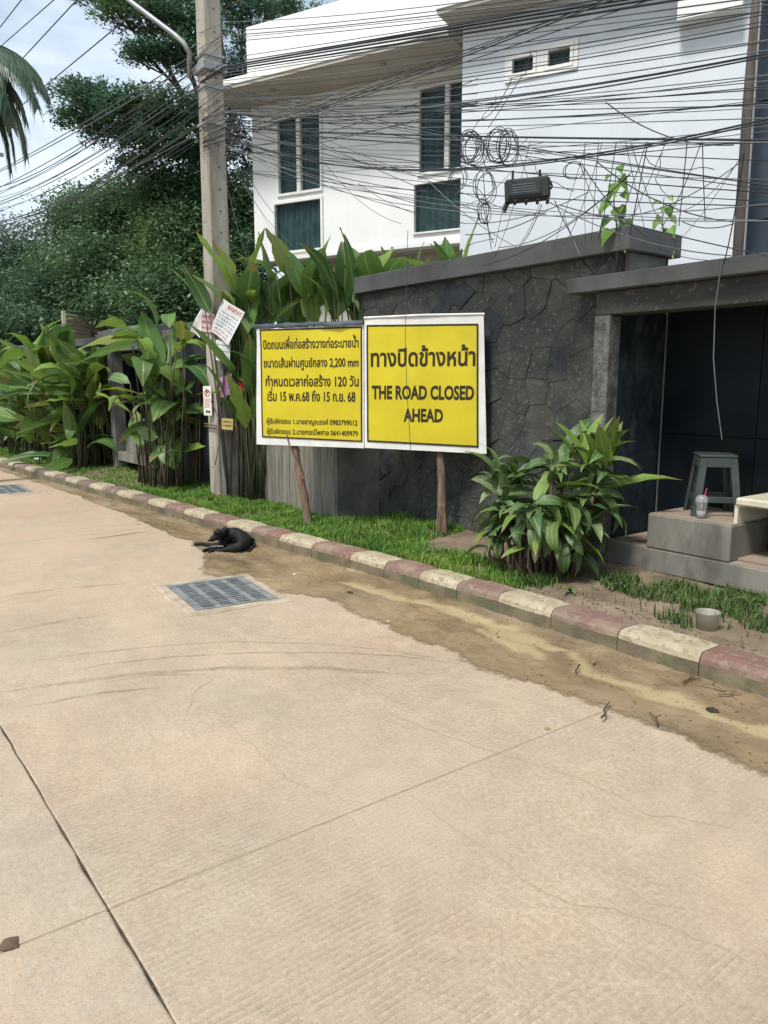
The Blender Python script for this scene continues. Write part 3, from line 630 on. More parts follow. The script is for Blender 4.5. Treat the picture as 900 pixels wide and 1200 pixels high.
# ------------------------------------------------------------------ neighbouring column + slim timber mast at the right
t = empty('clad_column', (-3.4, 7.0, 0), 'tall blue grey clad column with a beam on top at the right edge', 'column')
a = at(880, 160, 6.9)
MB().box(a.x+.0, a.x+.75, 6.9, 7.5, 0, 4.93, bev=.01).build('shaft', M_column, t)
for k in range(5): MB().box(a.x+.0, a.x+.75, 6.885, 6.899, .02+k*.985, .99+k*.985, bev=.003).build('cladding_panel', M_column, t)
MB().box(a.x-.2, a.x+1.2, 6.7, 7.5, 4.935, 5.3, bev=.01).build('beam', M_column, t)
b0, b1 = at(866, 303, 6.6), at(885, 8, 6.6)
t = empty('timber_mast', (b0.x, 6.6, .1), 'slim weathered timber mast in front of the blue grey column', 'mast')
MB().tube([(b0.x+.005, 6.6, .1), (b0.x, 6.6, 2.5), ((b0.x+b1.x)/2, 6.6, 3.9), (b1.x+.03, 6.6, 5.4)], [.06, .058, .054, .045], 8).build('shaft', M_mast, t, smooth=True)
MB().tube([(b0.x+.07, 6.56, .1), (b0.x+.065, 6.56, 2.6), (b1.x+.065, 6.56, 5.2)], .008, 5).build('conduit', M_steel, t)

# ------------------------------------------------------------------ the white house
A = Vector((-10.94, 10.08, 0)); HR = math.atan2(.398, .917)
h = empty('white_house', A, 'modern two storey white house with tall green curtained windows behind the wall', 'house', rz=HR)
def hb(name, m, *a, bev=0, parent=None): return MB().box(*a, bev=bev).build(name, m, parent or h, local=True)
hb('lower_wall', M_soffit, -4.6, 8.5, .6, 7, 0, 4.1)
# front wall cut round its windows
def wall_with_holes(name, x0, x1, y0, y1, z0, z1, holes, m):
    xs = sorted({x0, x1, *[q for hh in holes for q in hh[:2]]}); zs = sorted({z0, z1, *[q for hh in holes for q in hh[2:]]}); mb = MB()
    for i in range(len(xs)-1):
        for k in range(len(zs)-1):
            cx, cz = (xs[i]+xs[i+1])/2, (zs[k]+zs[k+1])/2
            if any(hh[0] < cx < hh[1] and hh[2] < cz < hh[3] for hh in holes): continue
            a, b, c, d = xs[i], xs[i+1], zs[k], zs[k+1]
            mb.add([(a, y0, c), (b, y0, c), (b, y0, d), (a, y0, d)], [(0, 1, 2, 3)]); mb.add([(a, y1, c), (b, y1, c), (b, y1, d), (a, y1, d)], [(3, 2, 1, 0)])
    for a, b, c, d in holes+[(x0, x1, z0, z1)]:
        mb.add([(a, y0, c), (b, y0, c), (b, y0, d), (a, y0, d), (a, y1, c), (b, y1, c), (b, y1, d), (a, y1, d)], [(0, 4, 5, 1), (1, 5, 6, 2), (2, 6, 7, 3), (3, 7, 4, 0)])
    return mb.build(name, m, h, local=True)
H1 = [(-4.28, -3.14, 5.40, 6.93), (-4.40, -3.14, 4.25, 5.30), (-1.0, .14, 5.40, 6.95), (-1.08, .14, 4.36, 5.28)]
wall_with_holes('front_wall', -4.92, .335, 0, .22, 4.2, 7.24, H1, M_white)
hb('side_wall', M_white, -4.915, -4.7, .222, 7, 4.2, 7.24); hb('floor_band', M_white, -4.98, .333, -.06, .6, 4.12, 4.198); hb('back_wall', M_white, -4.69, 8, 6.7, 6.9, 4.2, 7.24)
hb('floor_slab', M_soffit, -4.69, 8, .25, 6.6, 4.1, 4.19)
WH = [(1.17, 1.62, 6.40, 6.72), (1.76, 2.21, 6.40, 6.73)]
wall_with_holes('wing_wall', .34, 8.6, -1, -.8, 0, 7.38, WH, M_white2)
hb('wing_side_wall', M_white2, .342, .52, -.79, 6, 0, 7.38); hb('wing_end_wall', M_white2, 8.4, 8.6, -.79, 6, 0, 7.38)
hb('eave_soffit', M_soffit, -5.32, .10, -1.05, 7, 7.245, 7.30); hb('eave_slab', M_white, -5.34, .095, -1.075, 7, 7.302, 7.42, bev=.005)
hb('parapet', M_white, -4.72, .09, -.35, 6.8, 7.422, 8.62)
hb('wing_soffit', M_soffit, .11, 9, -1.52, 7, 7.385, 7.44); hb('wing_roof', M_white, .1, 9.02, -1.55, 7, 7.442, 8.9, bev=.005)
hb('wing_box', M_white, 3.75, 4.6, -1.25, -1.003, 6.62, 7.37, bev=.005)  # plain white box on the wing wall, paler than the wall
def window(x0, x1, z0, z1, y, split=(), lintel=True, fw=.05, curtains=True):
    f = MB()
    f.box(x0, x0+fw, y-.04, y+.1, z0, z1); f.box(x1-fw, x1, y-.04, y+.1, z0, z1); f.box(x0+fw, x1-fw, y-.04, y+.1, z0, z0+fw); f.box(x0+fw, x1-fw, y-.04, y+.1, z1-fw, z1)
    ed = [x0+fw]
    for sx_ in split: f.box(sx_-.045, sx_+.045, y-.035, y+.1, z0+fw, z1-fw); ed += [sx_-.045, sx_+.045]
    ed.append(x1-fw); fr = f.build('window', M_frame, h, local=True)
    for k in range(0, len(ed), 2):
        MB().box(ed[k], ed[k+1], y+.04, y+.05, z0+fw, z1-fw).build('pane', M_glass, fr, local=True)
    n = int((x1-x0)/.018); mb = MB(); vs = []
    for i in range(n+1):
        x = x0+.01+(x1-x0-.02)*i/n; yy = y+.11+.035*math.sin(i*.8)+.02*math.sin(i*.31)
        vs += [(x, yy, z0+.02), (x, yy, z1-.02)]
    mb.add(vs, [(2*i, 2*i+2, 2*i+3, 2*i+1) for i in range(n)]); mb.build('curtain', M_curtain if curtains else M_steel, fr, local=True, smooth=True)
window(*H1[0], 0, (-3.72,)); window(*H1[1], 0); window(*H1[2], 0, (-.39,)); window(*H1[3], 0, fw=.03)
window(*WH[0], -1, fw=.05, curtains=False); window(*WH[1], -1, fw=.05, curtains=False)
mb = MB(); mb.box(1.10, 2.28, -1.03, -1.003, 6.34, 6.395); mb.box(1.10, 2.28, -1.03, -1.003, 6.735, 6.79); mb.box(1.10, 1.165, -1.03, -1.003, 6.396, 6.734); mb.box(2.215, 2.28, -1.03, -1.003, 6.396, 6.734); mb.box(1.625, 1.755, -1.03, -1.003, 6.396, 6.734)
mb.build('window_surround', M_frame, h, local=True)
for k, (x0, x1, z0, z1) in enumerate(((-4.38, -3.04, 6.93, 7.0), (-1.1, .2, 6.95, 7.02))): hb('lintel', M_soffit, x0, x1, -.05, -.002, z0+.002, z1)
for px in (-3.9, -1.4): MB().tube([(px, -.6, 7.245), (px, -.6, 7.21)], .06, 10).build('downlight', M_steel, h, local=True)

# ------------------------------------------------------------------ beige slatted sunshade and dark roof beyond the hedge
t = empty('slatted_sunshade', atd(100, 395, 17), 'small beige slatted sunshade rising over the hedge on the left', 'sunshade')
p0, p1 = atd(76, 392, 17), atd(130, 392, 19)
d = (p1-p0); d.z = 0; ln = d.length; d.normalize(); nrm = Vector((-d.y, d.x, 0)); zt = atd(76, 366, 17).z; zb = p0.z
for k in range(7):
    za = zb-.1+k*(zt-zb+.1)/7
    c = p0+d*(ln/2)+Vector((0, 0, 0)); c.z = za+.03
    MB().obox(c, (ln, .03, .062), (R(20), 0, math.atan2(d.y, d.x))).build('slat', M_beige, t)
for e in (0, 1): q = p0+d*ln*e; MB().box(q.x-.035, q.x+.035, q.y-.035, q.y+.035, .1, zt+.03).build('post', M_beige, t)

# ------------------------------------------------------------------ utility pole
def bolt_holes(mb, x, y, zs, face):
    for z in zs:
        n = 8; c = [(math.cos(i*math.pi/4)*.011, math.sin(i*math.pi/4)*.011) for i in range(n)]
        if face == 'front': mb.add([(x+a, y, z+b) for a, b in c], [tuple(range(n))])
        else: mb.add([(x, y+a, z+b) for a, b in c], [tuple(range(n))])
def utility_pole(x, y, label, detail=True):
    t = empty('utility_pole', (x, y, .1), label, 'utility pole')
    n = 14; mb = MB(); vs = []; fs = []
    def sec(z):
        f = z/9.6; a = .135*(1-f)+.085*f; b = .145*(1-f)+.10*f; return a, b
    zs = [0+i*.8 for i in range(13)]
    prof = lambda a, b: [(-a+.02, -b), (a-.02, -b), (a, -b+.02), (a, b-.02), (a-.02, b), (-a+.02, b), (-a, b-.02), (-a, -b+.02)]
    for z in zs:
        a, b = sec(z)
        for (u, v) in prof(a, b): vs.append((x+u, y+v, z))
    for i in range(len(zs)-1):
        for k in range(8): fs.append((i*8+k, i*8+(k+1) % 8, (i+1)*8+(k+1) % 8, (i+1)*8+k))
    fs.append(tuple(range((len(zs)-1)*8, len(zs)*8))); mb.add(vs, fs); mb.build('shaft', M_pole, t)
    mb = MB()
    for z in np.arange(.5, 9.3, .25):
        a, b = sec(z)
        bolt_holes(mb, x-.02, y-b-.0015, [z], 'front'); bolt_holes(mb, x+a+.0015, y+.02, [z+.12], 'side')
    hb_ = mb.build('bolt_holes', M_hole, t); hb_['kind'] = 'stuff'
    for z in (4.6, 5.0, 5.35, 8.2, 8.7):
        a, b = sec(z); MB().box(x-a-.012, x+a+.012, y-b-.012, y+b+.012, z, z+.03).build('steel_band', M_steel, t)
    for z in (7.3, 8.1, 8.9):
        MB().box(x-.04, x+.04, y-.75, y+.75, z, z+.08).build('crossarm', M_steel, t)
        for k in (-.65, -.2, .4): MB().tube([(x, y+k, z+.082), (x, y+k, z+.12), (x, y+k, z+.15), (x, y+k, z+.2)], [.03, .05, .035, .045], 8).build('insulator', M_pole, t)
    return t
PX, PY = -9.14, 4.27
pole = utility_pole(PX, PY, 'weathered square concrete utility pole covered in notices beside the yellow sign')
utility_pole(-22.6, 4.0, 'distant concrete utility pole at the left edge of the view')
# base flange and second lean-to stub beside the shaft
MB().box(PX+.14, PX+.27, PY-.10, PY+.13, .02, 2.25, bev=.008).build('side_rib', M_conc, pole)

# street lamp arm
t = empty('street_lamp', (PX, PY, 5.2), 'grey street lamp arm curving up and left from the concrete pole', 'street lamp')
c1, c2, c3, c4 = at(228, 84, 4.12), at(222, 90, 4.1), at(222, 62, 4.02), Vector((-9.82, 3.57, 6.05))
c5 = c4+(c4-c3)*.7; c6 = c4+(c4-c3)*1.2
pts = [at(222, 92, 4.1), at(222, 75, 4.08), c3, at(215, 50, 3.97), at(205, 41, 3.9), c4, c5, c6]
MB().tube(pts, .028, 8).build('arm', M_steel, t, smooth=True)
MB().tube([Vector((PX-.12, PY-.1, at(230, 84, 4.2).z)), at(222, 84, 4.1)], .03, 6).build('bracket', M_steel, t)
MB().box(PX-.15, PX+.15, PY-.16, PY+.16, 5.18, 5.28, bev=.01).build('clamp', M_steel, t)
hd_ = MB(); dd = (c6-c5).normalized(); hd_.tube([c6, c6+dd*.1, c6+dd*.35, c6+dd*.55], [.04, .09, .1, .03], 8); hd_.build('lamp_head', M_steel, t, smooth=True)

# notices on the pole: faces towards the road (y = PY-.15) and along it (x = PX+.13)
def paper(name, pxs, y, m, label, cat='notice', group=None, curl=.02, th=.002):
    """sheet through four photo corners standing at depth y (tl, tr, br, bl), slightly curled"""
    P = [at(p[0], p[1], y+(p[2] if len(p) > 2 else 0)) for p in pxs]; n = 6; vs = []
    for i in range(n+1):
        for k in range(n+1):
            u, v = i/n, k/n; p = P[0]*(1-u)*(1-v)+P[1]*u*(1-v)+P[2]*u*v+P[3]*(1-u)*v
            p.y -= curl*(math.sin(u*5+v*3)*.5+u*u*v)
            vs.append(p)
    vs2 = [q+Vector((0, th, 0)) for q in vs]; N_ = (n+1)**2
    fs = [(i*(n+1)+k, (i+1)*(n+1)+k, (i+1)*(n+1)+k+1, i*(n+1)+k+1) for i in range(n) for k in range(n)]
    root = empty(name, P[3], label, cat, group)
    mb = MB(); mb.add(vs, fs); mb.add(vs2, [tuple(reversed(f)) for f in fs]); mb.build('sheet', m, root, smooth=True)
    def pt(u, v):
        p = P[0]*(1-u)*(1-v)+P[1]*u*(1-v)+P[2]*u*v+P[3]*(1-u)*v; p.y -= curl*(math.sin(u*5+v*3)*.5+u*u*v)+.003; return p
    return root, pt
def scrawl(root, pt, rows, m, u0=.08, u1=.92, h=.03, seed=1, name='lettering'):
    r = random.Random(seed); mb = MB()
    for v in rows:
        u = u0
        while u < u1:
            du = r.uniform(.03, .07)
            hh = h*r.uniform(.6, 1.1)
            kind_ = r.random()
            if kind_ < .6: q = [(u, v-hh/2), (u+du*.35, v-hh/2), (u+du*.35, v+hh/2), (u, v+hh/2)]
            else: q = [(u, v-hh*.2), (u+du*.8, v-hh*.5), (u+du*.8, v-hh*.2), (u, v+hh*.3)]
            mb.add([pt(*a) for a in q], [(0, 1, 2, 3)]); u += du*r.choice((.8, 1, 1.4))
    mb.build(name, m, root)
rt, pt = paper('paper_notice', [(262, 350), (286, 366), (270, 405), (247, 388)], PY-.20, M_paper, 'large torn white notice with red heading wrapped on the concrete pole')
scrawl(rt, pt, [.09, .15], M_redink, .35, .95, .09, 2); scrawl(rt, pt, [.3, .4, .5, .6, .7], M_blueink, .08, .9, .05, 3); scrawl(rt, pt, [.82, .92], M_redink, .1, .8, .05, 4)
rt, pt = paper('paper_notice', [(236, 366), (251, 368), (251, 390), (236, 388)], PY-.155, M_pink, 'pink notice with red lettering flat on the pole face', curl=.004)
scrawl(rt, pt, [.2, .5, .8], M_redink, .05, .95, .18, 5)
rt, pt = paper('paper_notice', [(237, 360), (240, 366), (238, 396), (223, 388)], PY-.12, M_paper, 'loose pinkish paper flap curling off the left side of the pole', curl=.03)
rt, pt = paper('paper_notice', [(234, 335), (239, 335), (240, 356), (235, 358)], PY-.13, M_blue, 'narrow light blue paper strip high on the left of the pole', curl=.005)
rt, pt = paper('paper_notice', [(253, 398), (270, 402), (270, 424), (253, 422)], PY-.165, M_paper, 'small white notice below the torn notice on the pole', curl=.006)
scrawl(rt, pt, [.2, .5, .8], M_blueink, .05, .95, .1, 6)
rt, pt = paper('warning_sticker', [(260, 490), (273, 491), (273, 504), (260, 503)], PY-.165, mat('faded_yellow', (.42, .34, .12), rough=.6), 'small faded yellow sticker low on the pole', 'sticker', curl=.002)
scrawl(rt, pt, [.3, .65], M_ink, .1, .9, .25, 7)
rt, pt = paper('pink_bag_scrap', [(258, 443), (270, 438), (273, 462), (259, 466)], PY-.18, M_purple, 'crumpled pink plastic scrap tucked under the cable loop on the pole', 'litter', curl=.03)
# no parking plate
c = at(243, 463, PY-.20)
t = empty('no_parking_sign', (c.x, PY-.2, 1.16), 'small white no parking plate hung on the left of the concrete pole', 'sign', rz=R(20))
MB().box(-.07, .07, -.004, .004, 0, .365, bev=.0015).build('plate', M_sheet, t, local=True)
def ring(mb, cx, cz, r0, r1, y, n=24):
    vs = []; 
    for i in range(n): a = i*2*math.pi/n; vs += [(cx+r0*math.cos(a), y, cz+r0*math.sin(a)), (cx+r1*math.cos(a), y, cz+r1*math.sin(a))]
    mb.add(vs, [(2*i, 2*i+1, (2*i+3) % (2*n), (2*i+2) % (2*n)) for i in range(n)])
mb = MB(); ring(mb, 0, .28, .036, .048, -.0065); mb.add([(-.038, -.007, .25), (-.028, -.007, .243), (.038, -.007, .31), (.028, -.007, .317)], [(0, 1, 2, 3)]); mb.build('prohibition_ring', M_redink, t, local=True)
mb = MB(); mb.add([(-.018, -.006, .252), (-.006, -.006, .252), (-.006, -.006, .31), (-.018, -.006, .31)], [(0, 1, 2, 3)]); ring(mb, .002, .293, .008, .018, -.006, 12); mb.build('letter_p', M_ink, t, local=True)
mb = MB()
for k, z in enumerate((.20, .18, .16, .14, .12, .10)): mb.add([(-.05, -.006, z), (.05-.01*(k % 3), -.006, z), (.05-.01*(k % 3), -.006, z+.006), (-.05, -.006, z+.006)], [(0, 1, 2, 3)])
mb.build('small_print', M_redink, t, local=True)
mb = MB(); mb.add([(-.03, -.006, .03), (.0, -.006, .03), (.0, -.006, .065), (-.03, -.006, .065)], [(0, 1, 2, 3)]); mb.add([(.01, -.006, .03), (.045, -.006, .03), (.045, -.006, .06), (.01, -.006, .06)], [(0, 1, 2, 3)]); mb.build('print_block', M_ink, t, local=True)
# cable loop and ties round the shaft
def torus(cx, rads, nrm_y, tilt, m, r0=.006, n=20, turns=1, jit=0):
    pts = []
    for i in range(int(n*turns)+1):
        a = i*2*math.pi/n; pts.append(Vector((math.cos(a)*rads[0], math.sin(tilt)*math.sin(a)*rads[0]*.3, math.sin(a)*rads[1]))+Vector(cx)+Vector([rnd.uniform(-jit, jit) for _ in range(3)]))
    mb = MB(); mb.tube(pts, r0, 4); return mb
c = at(266, 450, PY-.19)
tag(torus((c.x, PY-.2, c.z), (.07, .2), 0, .5, M_cable, .007, turns=2, jit=.006).build('cable_loop', M_cable, smooth=True), 'black cable loop hanging on the lower face of the concrete pole', 'cable')
mb = MB(); a_, b_ = .16, .175
for k in range(2):
    z = 1.02+k*.03; mb.tube([(PX-a_, PY-b_, z), (PX+a_+.13, PY-b_, z-.02), (PX+a_+.13, PY+b_, z), (PX-a_, PY+b_, z), (PX-a_, PY-b_, z)], .008, 4)
tag(mb.build('rope_tie', M_twig), 'brown rope tied round the pole at sticker height', 'rope')
mb = MB(); mb.tube([at(247, 470, 4.08), at(256, 490, 4.09), at(257, 520, 4.09), at(252, 545, 4.09)], .006, 4); tag(mb.build('loose_wire', M_cable), 'thin wire trailing down the lower pole face', 'wire')

# ------------------------------------------------------------------ the yellow sign
SR = math.atan2(.495, .869)
sg = empty('road_closed_sign', (-6.62, 3.99, .1), 'wide yellow and white road closed banner sign on two rough timber posts', 'sign', rz=SR)
def sheet(name, x0, x1, z0, z1, y, m, amp=.004, corners=None, nx=16, nz_=14, parent=None):
    vs = []
    for i in range(nx+1):
        for k in range(nz_+1):
            u, v = i/nx, k/nz_; x, z = x0+(x1-x0)*u, z0+(z1-z0)*v
            if corners:
                (a, b, c, d) = corners
                x = a[0]*(1-u)*(1-v)+b[0]*u*(1-v)+c[0]*u*v+d[0]*(1-u)*v; z = a[1]*(1-u)*(1-v)+b[1]*u*(1-v)+c[1]*u*v+d[1]*(1-u)*v
            vs.append((x, y+SGN(x, z), z-.1))
    mb = MB(); mb.add(vs, [(i*(nz_+1)+k, (i+1)*(nz_+1)+k, (i+1)*(nz_+1)+k+1, i*(nz_+1)+k+1) for i in range(nx) for k in range(nz_)])
    return mb.build(name, m, parent or sg, local=True, smooth=True)
def SGN(x, z): return .010*noise.noise(Vector((x*1.9, z*1.5, .4)))+.004*noise.noise(Vector((x*6+z*4, z*2, 2)))+(.018*(max(0, z-1.95)/.2)*math.sin(x*5) if x < .64 else 0)
wl = sheet('white_backing', 0, 0, 0, 0, -.035, M_sheet, corners=((-.56, .94), (.655, .94), (.655, 2.10), (-.52, 2.09)))
wr = sheet('white_backing', 0, 0, 0, 0, -.042, M_sheet, corners=((.665, .945), (1.875, .93), (1.82, 2.155), (.665, 2.15)))
yl = sheet('yellow_panel', 0, 0, 0, 0, -.039, M_yel, corners=((-.488, 1.015), (.64, 1.0), (.64, 2.085), (-.478, 2.085)))
yr = sheet('yellow_panel', 0, 0, 0, 0, -.046, M_yel, corners=((.695, 1.005), (1.80, .985), (1.775, 2.075), (.69, 2.095)))
def border(c, y, wd, par):
    mb = MB()
    for i in range(4):
        a, b = Vector(c[i]), Vector(c[(i+1) % 4]); d = (b-a).normalized(); nn = Vector((-d.y, d.x)); K = 10; vs = []
        for k in range(K+1):
            p = a.lerp(b, k/K); p1_, p2_ = p, p+nn*wd
            vs += [(p1_.x, y+SGN(p1_.x, p1_.y), p1_.y-.1), (p2_.x, y+SGN(p2_.x, p2_.y), p2_.y-.1)]
        mb.add(vs, [(2*k, 2*k+2, 2*k+3, 2*k+1) for k in range(K)])
    mb.build('black_border', M_ink, par, local=True)
border([(-.488, 1.015), (.64, 1.0), (.64, 2.085), (-.478, 2.085)], -.0418, .014, sg)
border([(.695, 1.005), (1.80, .985), (1.775, 2.075), (.69, 2.095)], -.0488, .016, sg)

def text_mesh(s, bold):
    cu = bpy.data.curves.new('tmp', 'FONT'); cu.body = s; cu.size = 1; cu.resolution_u = 3; cu.bevel_depth = bold; cu.bevel_resolution = 0
    o = bpy.data.objects.new('tmp', cu); C.objects.link(o); dg = bpy.context.evaluated_depsgraph_get(); dg.update()
    me = bpy.data.meshes.new_from_object(o.evaluated_get(dg)); vs = [v.co[:] for v in me.vertices]; fs = [tuple(p.vertices) for p in me.polygons]
    bpy.data.objects.remove(o); bpy.data.curves.remove(cu); bpy.data.meshes.remove(me); return vs, fs
def twidth(s):
    v, _ = text_mesh(s, 0); return (min(p[0] for p in v), max(p[0] for p in v)) if v else (0, 0)
def lettering(lines_x0, x1, zbase, hgt, s, bold, y, marks=()):
    """s laid from x0 to x1 with capital height hgt; marks = (prefix, tone mark) raised above a vowel sign"""
    vs, fs = text_mesh(s, bold); mb = MB(); mb.add(vs, fs)
    for pre, mk in marks:
        v2, f2 = text_mesh('ก'+mk, bold); w1 = twidth('ก'); v3, f3 = text_mesh('ก', bold); e = twidth(pre)[1]
        # keep only the mark's own faces (above the consonant)
        keep = [f for f in f2 if min(v2[i][1] for i in f) > .60]
        mb.add([(p[0]-w1[1]+e, p[1]+.17, p[2]) for p in v2], keep)
    xa = min(v[0] for v in vs); xb = max(v[0] for v in vs); kx = (x1-lines_x0)/(xb-xa); kz = hgt/.70; out = []
    for v in mb.v:
        x = lines_x0+(v[0]-xa)*kx; z = zbase+v[1]*kz; out.append((x, y+SGN(x, z)-max(0, v[2])*.02, z-.1))
    mb.v = out; return mb.build('lettering', M_ink, sg, local=True)
YL, YR = -.0425, -.0495
lettering(-.445, .605, 1.895, .080, 'ปิดถนนเพือก่อสร้างวางท่อระบายนำ', .020, YL, (('ปิดถนนเพ', '่'), ('ปิดถนนเพือก่อสร้างวางท่อระบายน', '้')))
lettering(-.445, .605, 1.715, .080, 'ขนาดเส้นผ่านศูนย์กลาง 2,200 mm', .020, YL)
lettering(-.43, .605, 1.53, .090, 'กำหนดเวลาก่อสร้าง 120 วัน', .020, YL)
lettering(-.41, .57, 1.385, .090, 'เริม 15 พ.ค.68 ถึง 15 ก.ย. 68', .020, YL, (('เร', '่'),))
lettering(-.425, .59, 1.158, .048, 'ผู้รับผิดชอบ 1.นายชาญณรงค์ 0983799012', .014, YL)
lettering(-.425, .595, 1.055, .048, 'ผู้รับผิดชอบ 2.นายกรณ์ไพศาล 0641409979', .014, YL)
lettering(.735, 1.755, 1.715, .150, 'ทางปิดข้างหน้า', .024, YR)
lettering(.745, 1.75, 1.415, .118, 'THE ROAD CLOSED', .034, YR)
lettering(1.07, 1.46, 1.21, .113, 'AHEAD', .034, YR)
# timber frame behind, folded tarp along the top left, posts
for z in (.98, 1.5, 2.05): MB().box(-.5, 1.78, -.012, .018, z-.1-.02, z-.1+.02).build('batten', M_batten, sg, local=True)
for x in (-.5, .62, 1.76): MB().box(x, x+.035, .020, .05, .86, 2.0).build('upright', M_batten, sg, local=True)
mb = MB(); vs = []; nn_ = 26
for i in range(nn_+1):
    x = -.56+1.22*i/nn_
    for k in range(7):
        a = k/6*math.pi*1.25-.4; rr = .030+.012*noise.noise(Vector((x*9, k, 0))); vs.append((x, -.03-math.cos(a)*rr*.9, 2.09-.1+.02+math.sin(a)*rr+.01*noise.noise(Vector((x*4, 1, 0)))))
mb.add(vs, [(i*7+k, (i+1)*7+k, (i+1)*7+k+1, i*7+k+1) for i in range(nn_) for k in range(6)]); mb.build('folded_tarp', M_tarp, sg, local=True, smooth=True)
mb = MB(); mb.tube([(.665, -.04, 2.06), (1.25, -.045, 2.065), (1.83, -.04, 2.055)], .012, 6); mb.build('top_pole', M_sheet, sg, local=True)
def branch(pts, rads, name, par, m=M_wood):
    P = []; Rr = []
    for i in range(len(pts)-1):
        for k in range(6):
            f = k/6; p = Vector(pts[i]).lerp(Vector(pts[i+1]), f); P.append(p+Vector((noise.noise(p*7)*.012, noise.noise(p*7+Vector((9, 0, 0)))*.012, 0))); Rr.append((rads[i]*(1-f)+rads[i+1]*f)*(1+.18*noise.noise(p*16)))
    P.append(Vector(pts[-1])); Rr.append(rads[-1]); mb = MB(); mb.tube(P, Rr, 8); return mb.build(name, m, par, local=True, smooth=True)
branch([(0.0, .04, -.15), (0.0, .035, .02), (-.07, .03, .4), (-.15, .025, .86), (-.2, .03, 1.9)], [.05, .048, .042, .034, .03], 'post', sg)
branch([(-.02, -.02, .5), (-.09, .0, .62), (-.17, -.03, .84), (-.19, -.04, .95)], [.012, .01, .009, .006], 'side_twig', sg)
branch([(1.45, .04, -.15), (1.45, .035, .02), (1.43, .035, .4), (1.41, .03, .85), (1.41, .03, 1.95)], [.06, .055, .045, .04, .035], 'post', sg)
for k in range(5): branch([(1.41+k*.022, .0, -.1), (1.40+k*.022, -.015, .12), (1.415+k*.012, -.005, .34)], [.012, .010, .006], 'bark_strip', sg)
# the thin drop wire in front of the sign
a = at(477, 300, 4.35)
mb = MB(); mb.tube([at(478, 270, 4.4), at(476, 345, 4.35), at(475, 400, 4.3), at(477, 460, 4.3), at(481, 522, 4.3), at(483, 560, 4.4)], .0035, 4)
tag(mb.build('drop_wire', M_cable), 'single thin black wire hanging straight down in front of the yellow sign', 'wire')

# ------------------------------------------------------------------ cables
def cable(pts, rad, label, group, m=None, name='overhead_cable', parent=None, cat='cable'):
    mb = MB(); mb.tube(pts, rad, 4, cap=False); o = mb.build(name, m or M_cable, parent); tag(o, label, cat, group); return o
def sagline(a, b, sag, n=18):
    return [a.lerp(b, i/n)-Vector((0, 0, sag*4*(i/n)*(1-i/n))) for i in range(n+1)]
r = random.Random(11)
G1, L1 = 'cables fanning right across the white house', 'black overhead cable running from the pole across the white house'
def rightcable(yl, ym, yr, rad, wl=4.2, wr=4.3, label=L1, group=G1, m=None, right_only=False, x0=263):
    """through photo heights yl at the pole, ym mid way (px 565), yr at px 880"""
    a = at(x0, yl, wl); b = at(565, ym, wl*.5+wr*.5); c = at(880, yr, wr)
    pts = []
    n = 22
    # quadratic through three points, in x
    def q(x, i):
        l0 = (x-b.x)*(x-c.x)/((a.x-b.x)*(a.x-c.x)); l1 = (x-a.x)*(x-c.x)/((b.x-a.x)*(b.x-c.x)); l2 = (x-a.x)*(x-b.x)/((c.x-a.x)*(c.x-b.x))
        return a[i]*l0+b[i]*l1+c[i]*l2
    xs_ = [a.x+(c.x-a.x)*i/n for i in range(n+1)]
    pts = [Vector((x, q(x, 1), q(x, 2))) for x in xs_]
    sl_ = (pts[-1]-pts[-2])/(pts[-1].x-pts[-2].x)
    pts += [pts[-1]+sl_*dx for dx in (1.2, 3, 6)]
    if not right_only: pts = [Vector((PX+.02, PY-.14, a.z))]+pts
    return cable(pts, rad, label, group, m)
RC = [ # yl, ym, yr, radius
 (78, 27, -25, .016), (80, 31, -20, .014), (82, 36, -14, .014), (76, 24, -33, .010), (84, 41, -2, .008), (70, 22, -30, .006),
 (38, 6, -40, .006), (42, 11, -32, .008), (45, 15, -20, .005), (24, 0, -45, .006), (50, 19, -18, .006),
 (156, 55, -70, .007), (162, 58, -64, .009), (150, 52, -60, .006), (168, 66, -40, .006),
 (100, 62, 4, .007), (105, 70, 16, .006), (120, 88, 33, .006), (118, 93, 50, .006), (125, 98, 52, .005),
 (128, 108, 62, .006), (132, 118, 67, .010), (134, 123, 70, .008), (122, 116, 66, .006), (140, 121, 90, .005),
 (135, 127, 93, .005), (145, 130, 103, .005), (138, 141, 122, .008), (150, 148, 139, .005), (148, 160, 164, .011),
 (146, 165, 167, .007), (160, 196, 144, .010), (158, 198, 147, .008), (165, 190, 165, .005), (112, 84, 28, .004), (110, 76, 20, .005),
 (130, 140, 127, .004), (143, 170, 168, .004), (170, 250, 241, .005), (168, 246, 259, .005), (172, 240, 258, .004), (155, 176, 150, .004), (152, 182, 156, .004), (90, 46, 8, .006), (95, 56, 15, .005)]
